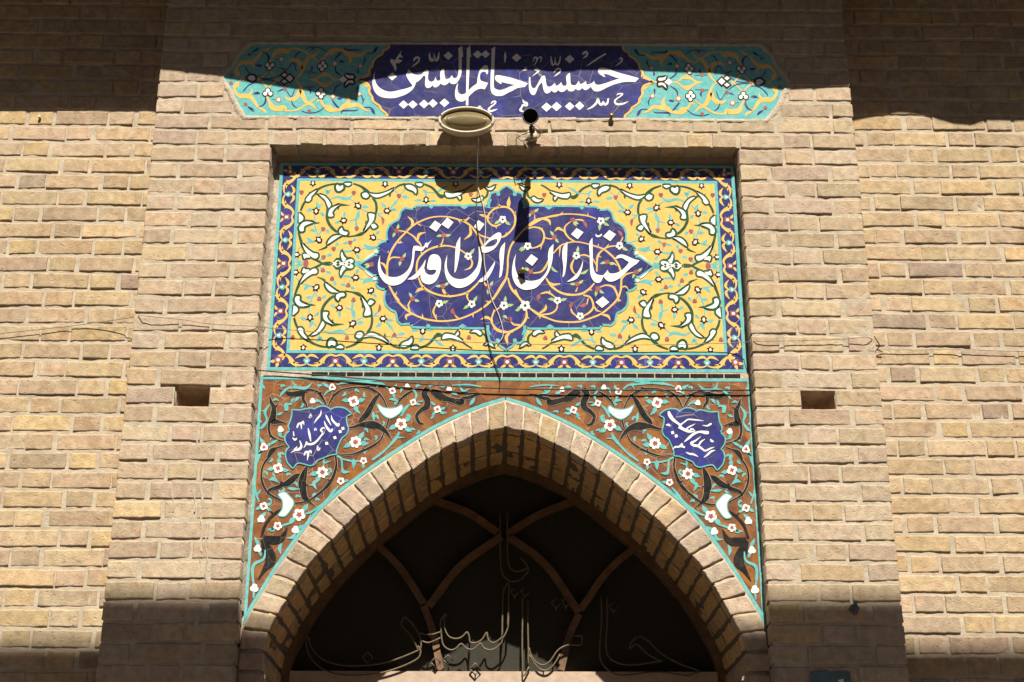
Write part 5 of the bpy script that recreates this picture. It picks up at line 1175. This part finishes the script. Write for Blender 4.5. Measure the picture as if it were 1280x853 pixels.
# two cartouches with their own writing
C1, C2 = (350, 500, 9.48), (815, 500, 9.48)
OC = ((150, 126, 1), (240, 130), (350, 108), (410, 118, 1), (450, 95), (510, 83), (560, 95), (602, 127, 1), (650, 100), (730, 99), (790, 122), (838, 165, 1), (785, 200), (788, 280), (805, 350), (780, 410), (730, 450), (690, 530), (665, 600), (666, 640, 1), (600, 650), (520, 680), (440, 715), (410, 757), (360, 775), (290, 757), (220, 745), (185, 765), (155, 808, 1), (95, 740), (74, 660), (85, 600), (120, 560, 1), (75, 500), (68, 430), (110, 380), (132, 370, 1), (105, 320), (132, 250), (148, 180))
for nm, mr, T, marks in (
  ('left', idm, C1, (((610, 185, 5), (620, 240, 22), (660, 285, 26), (690, 305, 34), (703, 280, 8)), ((543, 178, 6), (560, 220, 24), (605, 305, 8)), ((525, 255, 8), (550, 320, 24), (600, 375, 30), (624, 345, 12)), ((408, 372, 6), (420, 347, 24), (436, 368, 6)), ((530, 340, 14), (505, 338, 16), (487, 365, 22), (512, 388, 18), (532, 350, 14), (515, 395, 20), (480, 440, 18), (440, 490, 22), (390, 525, 26), (335, 528, 24), (310, 500, 16)), ((318, 500, 20), (305, 540, 16), (282, 572, 4)), ((334, 340, 8), (350, 410, 26), (366, 495, 12)), ((130, 632, 3), (180, 600, 18), (225, 590, 30), (255, 555, 26), (236, 485, 8)), ((170, 595, 16), (205, 560, 12)), ((490, 125, 5), (480, 180, 18), (440, 230, 20), (404, 282, 4)), ((368, 165, 6), (355, 212, 28), (378, 188, 8)), ((203, 335, 16), (220, 292, 22), (250, 288, 22), (256, 352, 8)), ((250, 292, 18), (275, 262, 20), (286, 302, 6)), ((160, 378, 10), (166, 432, 16)), ((150, 452, 8), (178, 476, 24), (203, 458, 8)), ((286, 662, 12), (308, 622, 24), (336, 640, 24), (324, 722, 5)), ((332, 632, 16), (362, 608, 22), (372, 640, 8)), ((444, 545, 6), (455, 592, 34), (478, 572, 8)))),
  ('right', wm[1], C2, (((195, 140, 22), (210, 185, 42), (250, 240, 36), (310, 285, 24), (345, 310, 20)), ((320, 315, 50), (350, 290, 18), (390, 260, 16), (430, 236, 16), (520, 242, 16), (608, 252, 4)), ((320, 318, 46), (370, 352, 32), (430, 375, 34), (500, 382, 8)), ((385, 362, 10), (430, 330, 18), (510, 288, 5)), ((450, 355, 20), (480, 350, 16), (512, 378, 8)), ((598, 305, 6), (650, 312, 16), (690, 292, 24), (703, 282, 10)), ((380, 503, 6), (430, 460, 28), (490, 410, 28), (560, 383, 24), (640, 392, 40), (672, 392, 28)), ((578, 438, 4), (510, 490, 20), (463, 515, 26), (490, 542, 28), (545, 552, 28), (600, 590, 20), (630, 607, 20), (690, 580, 18), (738, 563, 4)), ((545, 550, 18), (580, 500, 20), (628, 468, 4)), ((612, 688, 6), (660, 650, 22), (700, 615, 22), (748, 600, 5)), ((240, 592, 5), (275, 562, 18), (318, 560, 20), (350, 535, 34), (342, 520, 12)), ((345, 555, 22), (388, 565, 20)), ((398, 622, 4), (440, 642, 20), (490, 650, 22), (545, 677, 5)), ((162, 302, 6), (195, 300, 26), (218, 318, 6)), ((688, 468, 6), (705, 490, 26), (732, 502, 5))))):
    A = Art(YT)
    A.mirrors = [mr]
    P = smooth_poly(OC)
    A.put([A.w(C1, p) for p in P], NAVY, 14)
    A.rib(C1, TURQ, [(p[0], p[1], 30) for p in P[::2]], 13, True, n=2)
    A.mirrors = [idm]
    for pts in marks: A.rib(T, WHITE, pts, 16)
    for x, y in (((747, 343), (714, 380), (652, 452), (555, 520)) if nm == 'left' else ((243, 393), (285, 433))):
        A.poly(T, WHITE, ((x - 20, y - 12), (x + 12, y - 20), (x + 20, y + 12), (x - 12, y + 20)), 17, False)
    o = A.done('cartouche', spa)
# ------------------------------------------------------------------ the transom window inside the arch
YD = 0.55
tr = thing('arched_transom', 'dark pointed arch window with wooden tracery bars and outlined metal lettering', 'window')
def arch_pts(inset):
    out = []
    n = len(RI)
    L_ = [np.array((XM + p[0], p[1])) for p in RI]; R_ = [np.array((XM - p[0], p[1])) for p in RI[::-1]][1:]
    P = L_ + R_
    for i, p in enumerate(P):
        t = P[min(i + 1, len(P) - 1)] - P[max(i - 1, 0)]; t = t / np.linalg.norm(t)
        out.append((p[0] + t[1] * inset, p[1] - t[0] * inset))
    return out
zr = un(633, 840.5, YD).z                  # top of the bottom rail
zr0 = zr - .14
def frame_mesh(i0, i1, y0, y1, mat_):
    mb = MB()
    a, b = arch_pts(i0), arch_pts(i1)
    a = [(a[0][0], zr0)] + a + [(a[-1][0], zr0)]; b = [(b[0][0], zr0)] + b + [(b[-1][0], zr0)]
    n = len(a)
    v = [(x, y0, z) for x, z in a] + [(x, y0, z) for x, z in b] + [(x, y1, z) for x, z in a] + [(x, y1, z) for x, z in b]
    f = []
    for i in range(n - 1):
        f += [(i, i + 1, n + i + 1, n + i), (n + i, n + i + 1, 3 * n + i + 1, 3 * n + i), (i + 1, i, 2 * n + i, 2 * n + i + 1)]
    mb.add(v, f, mat_)
    return mb
frame_mesh(-.004, .030, YD - .012, YD + .05, WOOD).build('frame', tr, False)
mb = MB(); a = arch_pts(.02)
poly = [(a[0][0], zr0)] + a + [(a[-1][0], zr0)]
mb.prism(poly, YD + .032, YD + .038, PANE); mb.build('glass_pane', tr, False)
xw = IX - .031
mb = MB(); mb.box((XM - xw, YD - .02, zr0), (XM + xw, YD + .03, zr), RAILP); mb.build('bottom_rail', tr, False)
# a dark room behind, and the door leaves below
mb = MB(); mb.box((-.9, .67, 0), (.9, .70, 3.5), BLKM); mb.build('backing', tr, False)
dr = thing('wooden_door', 'pair of brown wooden door leaves below the arched window', 'door')
for s in (-1, 1):
    mb = MB(); xa, xb = sorted((XM + s * .003, XM + s * (IX - .004)))
    mb.box((xa, YD, .02), (xb, YD + .045, zr0 - .003), WOOD)
    for z0, z1 in ((.15, 1.0), (1.15, zr0 - .12)): mb.box((xa + .12, YD - .012, z0), (xb - .12, YD - .0005, z1), WOOD)
    mb.build('door_leaf', dr, False)
# tracery bars
def bar(px, w=.027):
    P = [np.array(unx(x, y, YD)) for x, y in px]
    P = cr(P, False, 5)
    mb = MB(); L_, R_ = [], []
    for i, p in enumerate(P):
        t = P[min(i + 1, len(P) - 1)] - P[max(i - 1, 0)]; t = t / np.linalg.norm(t); n_ = np.array([-t[1], t[0]])
        L_.append(p + n_ * w / 2); R_.append(p - n_ * w / 2)
    k = len(P)
    y0, y1 = YD - .008, YD + .022
    v = [(p[0], y0, p[1]) for p in L_ + R_] + [(p[0], y1, p[1]) for p in L_ + R_]
    f = []
    for i in range(k - 1):
        f += [(i, i + 1, k + i + 1, k + i), (i + 1, i, 2 * k + i, 2 * k + i + 1), (k + i, k + i + 1, 3 * k + i + 1, 3 * k + i)]
    f += [(0, k, 3 * k, 2 * k), (k - 1, 3 * k - 1, 4 * k - 1, 2 * k - 1)]
    mb.add(v, f, WOOD); mb.build('glazing_bar', tr, False)
bar([(544, 626), (585, 641), (622, 666)]); bar([(724, 624), (675, 643), (634, 668)])
bar([(626, 671), (575, 708), (536, 758)]); bar([(636, 671), (682, 706), (724, 766)])
bar([(466, 676), (500, 710), (531, 757)]); bar([(796, 683), (760, 714), (726, 762)])
bar([(529, 756), (541, 790), (551, 838)]); bar([(724, 768), (711, 797), (701, 838)])
# lettering bent from round rod, standing off the bars
YL = YD - .034
def rod(name_, T, *paths):
    mb = MB()
    for pts in paths:
        P = cr([np.array(unx(T[0] + x / T[2], T[1] + y / T[2], YL)) for x, y in pts], False, 4)
        mb.tube([(p[0], YL, p[1]) for p in P], .0034, ROD, 6)
    # stays back to the bars
        for p in (P[0], P[len(P) // 2]): mb.tube([(p[0], YL, p[1]), (p[0], YD + .03, p[1])], .003, ROD, 5)
    mb.build(name_, tr)
L1, L2, L3, L5, L7 = C8(370, 746), C8(500, 746), C8(620, 720), C8(740, 746), C8(560, 640)
rod('letter', L1, ((125, 330), (100, 450), (130, 580), (220, 690), (350, 758), (500, 783), (650, 783), (850, 760), (1020, 710), (1150, 655), (1225, 605), (1242, 535), (1215, 490)), ((120, 390), (150, 500), (230, 600), (350, 660), (500, 688), (700, 685), (850, 665), (1000, 625), (1130, 575), (1220, 535)),
    ((1220, 535), (1190, 470), (1150, 400), (1110, 350), (1060, 300), (1050, 260), (1080, 205), (1140, 250), (1200, 330), (1240, 420), (1246, 500), (1225, 535)))
def dia_rod(T, *cs):
    mb = MB()
    for x, y, a, b in cs:
        P = [unx(T[0] + q / T[2], T[1] + w / T[2], YL) for q, w in ((x - a, y), (x, y - b), (x + a, y), (x, y + b), (x - a, y))]
        mb.tube([(p[0], YL, p[1]) for p in P], .0033, ROD, 6)
        p = P[3]; mb.tube([(p[0], YL, p[1]), (p[0], YD + .03, p[1])], .003, ROD, 5)
    mb.build('letter_dot', tr)
dia_rod(L1, (715, 608, 52, 58))
rod('letter', L2, ((190, 360), (260, 376), (330, 375), (405, 352)), ((200, 430), (260, 458), (320, 450), (405, 410)), ((455, 160), (440, 230), (450, 330), (490, 400), (560, 420), (620, 400), (668, 355), (690, 400), (700, 455), (760, 460), (820, 425), (865, 358), (880, 430), (930, 462), (990, 430), (1020, 400)),
    ((455, 165), (405, 240), (410, 350), (430, 480), (500, 532), (560, 515), (610, 470), (660, 515), (720, 527), (770, 495), (803, 465), (840, 515), (900, 532), (960, 510), (1010, 460), (1020, 420)))
rod('letter', L2, ((1025, 0), (1022, 180), (1020, 400)), ((1085, 20), (1080, 250), (1065, 340), (1020, 425)))
dia_rod(L2, (355, 655, 48, 52), (478, 630, 48, 48)); dia_rod(L2, (750, 722, 54, 58))
rod('letter', L3, ((262, 210), (265, 400), (262, 620), (265, 853), (272, 1000), (330, 905)), ((320, 250), (318, 500), (322, 700), (325, 905)), ((330, 720), (350, 790), (400, 860), (470, 890), (540, 850), (620, 740), (720, 690), (845, 685), (850, 600), (785, 600)), ((335, 790), (390, 880), (440, 930), (510, 940), (580, 880), (640, 780)))
rod('letter', L5, ((95, 0), (95, 250), (80, 450), (78, 540), (90, 640), (150, 720), (250, 780), (400, 777), (560, 757), (700, 755), (850, 775), (960, 790), (1020, 765), (1070, 742), (900, 680), (760, 610), (660, 540), (560, 440), (490, 402), (440, 410), (390, 460), (380, 520), (430, 475), (480, 500), (540, 560), (640, 622), (705, 642)), ((150, 0), (152, 250), (140, 450), (150, 560), (190, 620), (280, 668), (420, 680), (560, 660), (705, 642)))
dia_rod(L5, (215, 100, 48, 50)); dia_rod(L3, (600, 270, 48, 50), (700, 262, 44, 48)); dia_rod(L3, (185, 160, 42, 45), (290, 160, 42, 45))
rod('letter', L7, ((520, 0), (520, 310), (525, 500), (545, 620), (610, 687), (700, 687), (770, 632), (802, 560), (720, 450)), ((590, 0), (592, 330), (600, 500), (640, 580), (720, 590), (802, 556)))
rod('letter', L3, ((60, 640), (65, 400), (75, 150), (130, 60)), ((115, 520), (125, 300), (130, 60)))

# ------------------------------------------------------------------ oval bulkhead lamp
lc = un(583, 149.5, -.068)
lamp = thing('bulkhead_lamp', 'oval cream bulkhead lamp with ribbed lens fixed below the name panel', 'lamp')
def oval(mb, rings, mat_, n=40, cap0=False, cap1=False):
    v = []; f = []
    for a, b, y in rings:
        for k in range(n):
            t = 2 * math.pi * k / n
            v.append((lc.x + a * math.cos(t), y, lc.z + b * math.sin(t)))
    for i in range(len(rings) - 1):
        for k in range(n): f.append((i * n + k, (i + 1) * n + k, (i + 1) * n + (k + 1) % n, i * n + (k + 1) % n))
    if cap1: f.append(tuple((len(rings) - 1) * n + k for k in range(n))[::-1])
    mb.add(v, f, mat_)
mb = MB(); oval(mb, [(.086, .040, .012), (.090, .044, -0.0112), (.098, .050, -0.0160), (.105, .056, -0.0360), (.107, .0575, -0.0480)], LAMPM); mb.build('housing', lamp)
mb = MB(); oval(mb, [(.107, .0575, -0.0480), (.1105, .0600, -0.0496), (.1112, .0605, -0.0640), (.1095, .059, -0.0684), (.1035, .0535, -0.0688), (.1005, .0505, -0.0656), (.0995, .0495, -0.0560)], LAMPM); mb.build('rim', lamp)
mb = MB(); oval(mb, [(.100, .050, -0.0568), (.092, .043, -0.0584), (.084, .037, -0.0592), (.081, .035, -0.0640), (.064, .027, -0.0712), (.038, .016, -0.0752), (.004, .002, -0.0764)], LENS, 40, False, True); mb.build('lens', lamp)
for t in (.35, math.pi - .35, math.pi + .35, -.35):
    x, z = lc.x + .1068 * math.cos(t), lc.z + .0568 * math.sin(t)
    mb = MB(); mb.tube([(x, -.0690, z), (x, -.0712, z)], [.0032, .0028], GREYM, 8); mb.build('screw', lamp)

# ------------------------------------------------------------------ small spotlight on an arm
sp = thing('spotlight', 'small dark round spotlight aimed outwards on a bracket with loose wires', 'spotlight')
fc = un(663.2, 145.5, -.215)
ax = (Vector((CAMX, -D, H)) - fc).normalized()
bk = fc - ax * .10
mb = MB()
mb.tube([bk - ax * .012, bk, bk + ax * .03, fc - ax * .03, fc], [.012, .022, .0235, .0265, .0292], BLKM, 20, (1, 1, 1), False)
mb.tube([fc, fc - ax * .004, fc - ax * .07], [.0292, .0272, .022], BLKM, 20, (1, 1, 1), False)
mb.tube([fc - ax * .07, fc - ax * .072], [.022, .001], BLKM, 20, (1, 1, 1), False)
mb.build('shade', sp)
mb = MB(); e1 = ax.cross(Vector((0, 0, 1))).normalized(); e2 = e1.cross(ax)
mb.tube([fc + (e1 * math.cos(t) + e2 * math.sin(t)) * .0295 for t in (2 * math.pi * k / 28 for k in range(29))], .0026, GREYM, 8); mb.build('rim', sp)
mb = MB(); mb.tube([fc - ax * .045, fc - ax * .0452], [.024, .001], PANE, 20, (1, 1, 1), False); mb.build('lens', sp)
wl = un(664.5, 171, 0.0)
mb = MB()
mb.tube([bk - ax * .01, bk - ax * .03 + Vector((0, 0, -.004)), (wl.x, -.05, wl.z + .01), (wl.x, -.012, wl.z)], .0065, BRASS, 8)
mb.tube([(wl.x, -.055, wl.z + .012), (wl.x, -.055, wl.z - .012)], .012, BLKM, 10)
mb.tube([(wl.x, -.016, wl.z), (wl.x, .004, wl.z)], [.022, .024], LAMPM, 14)
mb.build('bracket', sp)
mb = MB()
def curve(pts, r, m_, mb_, n=5):
    P = cr([np.array(p) for p in pts], False, n); mb_.tube([tuple(p) for p in P], r, m_, 6)
q = lambda x, y, Y: tuple(un(x, y, Y))
curve((q(663, 165, -.05), q(655, 168, -.03), q(647, 172, -.02), q(645, 176, -.012), q(648, 186, -.012)), .0018, BLKM, mb)
curve((q(664, 166, -.05), q(657, 174, -.03), q(650, 175, -.03), q(657, 180, -.02), q(661, 187, -.012)), .0016, WIREW, mb)
curve((q(668, 160, -.04), q(675, 166, -.03), q(673, 172, -.02), q(664, 174, -.015), q(655, 176, -.012), q(657, 187, -.01)), .002, BLKM, mb)
curve((q(667, 155, -.06), q(672, 158, -.05), q(677, 165, -.03), q(669, 172, -.015)), .0016, WIREW, mb)
curve((q(660, 172, -.02), q(652, 170, -.03), q(647, 168, -.03), q(650, 175, -.02), q(660, 178, -.012)), .0015, WIREW, mb)
mb.build('loose_wire', sp)

# ------------------------------------------------------------------ cables
def cable(name_, label, pts, r, m_, sub=5):
    mb = MB(); curve([q(*p) for p in pts], r, m_, mb, sub)
    return tag(mb.build(name_, None), label, 'cable')
cable('power_cable', 'pale cable hanging from the oval lamp and ending above the navy medallion', ((598, 172, -.03), (598, 180, -.012), (597, 192, -.004), (597, 215, .05), (597, 235, .066)), .0026, WIREW)
cable('power_cable', 'black cable running down across the medallion script to the strip below', ((597, 235, .066), (595, 268, .066), (598, 295, .064), (603, 320, .064), (605, 345, .064), (603, 370, .066), (606, 405, .066), (612, 434, .066), (620, 458, .066), (625, 474, .066), (624, 486, .066)), .0021, WIREB)
cable('power_cable', 'thin white cable looping down beside the black cable over the medallion', ((598, 235, .067), (605, 262, .067), (607, 285, .067), (605, 320, .067), (608, 345, .067), (614, 372, .067), (624, 395, .067), (629, 415, .067), (627, 424, .067), (622, 429, .067)), .0016, WIREW)
cable('power_cable', 'long sagging wire strung across the yellow panel from wall to wall', ((-20, 419, YW - .01), (40, 413, YW - .012), (110, 405, YW - .012), (165, 397, .06), (178, 395, -.014), (230, 400, -.012), (262, 405, -.010), (318, 408, -.008), (335, 410, .045), (400, 415.5, .056), (485, 421, .056), (600, 428.5, .056), (700, 431, .056), (780, 431.5, .056), (860, 430.5, .056), (925, 428.5, .045), (945, 427, -.008), (1000, 426, -.010), (1055, 424, -.012), (1086, 422, -.014), (1093, 432, .04), (1096, 437, YW - .014), (1130, 437.5, YW - .012), (1200, 437.5, YW - .012), (1300, 440, YW - .012)), .0015, WIRET, 4)
cable('power_cable', 'black wire strung along the black tile strip above the brown spandrel', ((322, 463, .06), (345, 465, .064), (385, 468, .064), (440, 472.5, .062), (515, 479, .060), (570, 483.5, .060), (620, 485.5, .060), (690, 487, .060), (800, 487.8, .060), (938, 488, .062)), .0026, WIREB)
cable('wire_end', 'bent twisted wire end hooked on the brick corner right of the portal', ((1093, 421, .0), (1099, 432, .06), (1094, 440, YW - .02), (1091, 448, YW - .012), (1095, 438, YW - .016), (1103, 440, YW - .012)), .0022, BLKM)

# ------------------------------------------------------------------ small things fixed to the wall
def lump(name_, label, cat, c, s, m_, seed, amp=.5):
    mb = MB(); v = []; f = []
    nu, nv = 14, 10
    for i in range(nv + 1):
        for k in range(nu):
            a, b = math.pi * i / nv, 2 * math.pi * k / nu
            v.append((math.sin(a) * math.cos(b), math.sin(a) * math.sin(b), math.cos(a)))
    v = np.array(v); v *= (1 + amp * vnoise(v + seed, 1.7) + amp * .5 * vnoise(v + seed + 5, 4.0))[:, None]
    v = v * np.array(s) + np.array(c)
    for i in range(nv):
        for k in range(nu): f.append((i * nu + k, (i + 1) * nu + k, (i + 1) * nu + (k + 1) % nu, i * nu + (k + 1) % nu))
    mb.add(v, f, m_)
    return tag(mb.build(name_, None), label, cat)
lump('rag', 'crumpled dark grey rag stuck on the right pillar brickwork', 'rag', q(1068.5, 762, -.012), (.014, .014, .020), GREYM, 3.3, .8)
lump('bolt', 'rusty dark bolt end sticking out of the navy medallion', 'bolt', q(652, 339.5, .058), (.013, .018, .011), BRASS, 8.1, .6)
mb = MB(); c = un(764, 147, -.004)
mb.tube([(c.x, .006, c.z), (c.x, -.012, c.z), (c.x, -.015, c.z), (c.x, -.022, c.z), (c.x, -.026, c.z)], [.005, .005, .0105, .010, .003], BRASS, 14)
tag(mb.build('knob', None), 'small round brass knob at the lower edge of the name panel', 'knob')
mb = MB(); c = un(50, 148, YW)
mb.tube([(c.x, YW + .01, c.z + .003), (c.x, YW - .012, c.z)], [.005, .006], LAMPM, 10)
tag(mb.build('peg', None), 'stub of a peg in the left flanking wall just under the eave shade', 'peg')
p0, p1 = un(1012.5, 840, -.004), un(1062.5, 840, -.004)
pl = thing('enamel_plate', 'small blue grey enamel plate on the right pillar, cut by the bottom edge', 'plate')
mb = MB(); mb.box((p0.x, -.007, p0.z - .10), (p1.x, -.001, p0.z), PLATE); mb.build('plate', pl, False)
for t in (.06, .94):
    mb = MB(); mb.tube([(p0.x + (p1.x - p0.x) * t, -.0065, p0.z - .008), (p0.x + (p1.x - p0.x) * t, -.010, p0.z - .008)], .003, BRASS, 8); mb.build('screw', pl)
mb = MB()
x = p0.x + (p1.x - p0.x) * .74
for dx in (0,):
    mb.add([(x - .008, -.0074, p0.z - .028), (x + .010, -.0074, p0.z - .024), (x + .012, -.0074, p0.z - .040), (x - .006, -.0074, p0.z - .042)], [(0, 1, 2, 3)], WHITE)
mb.build('marking', pl, False)
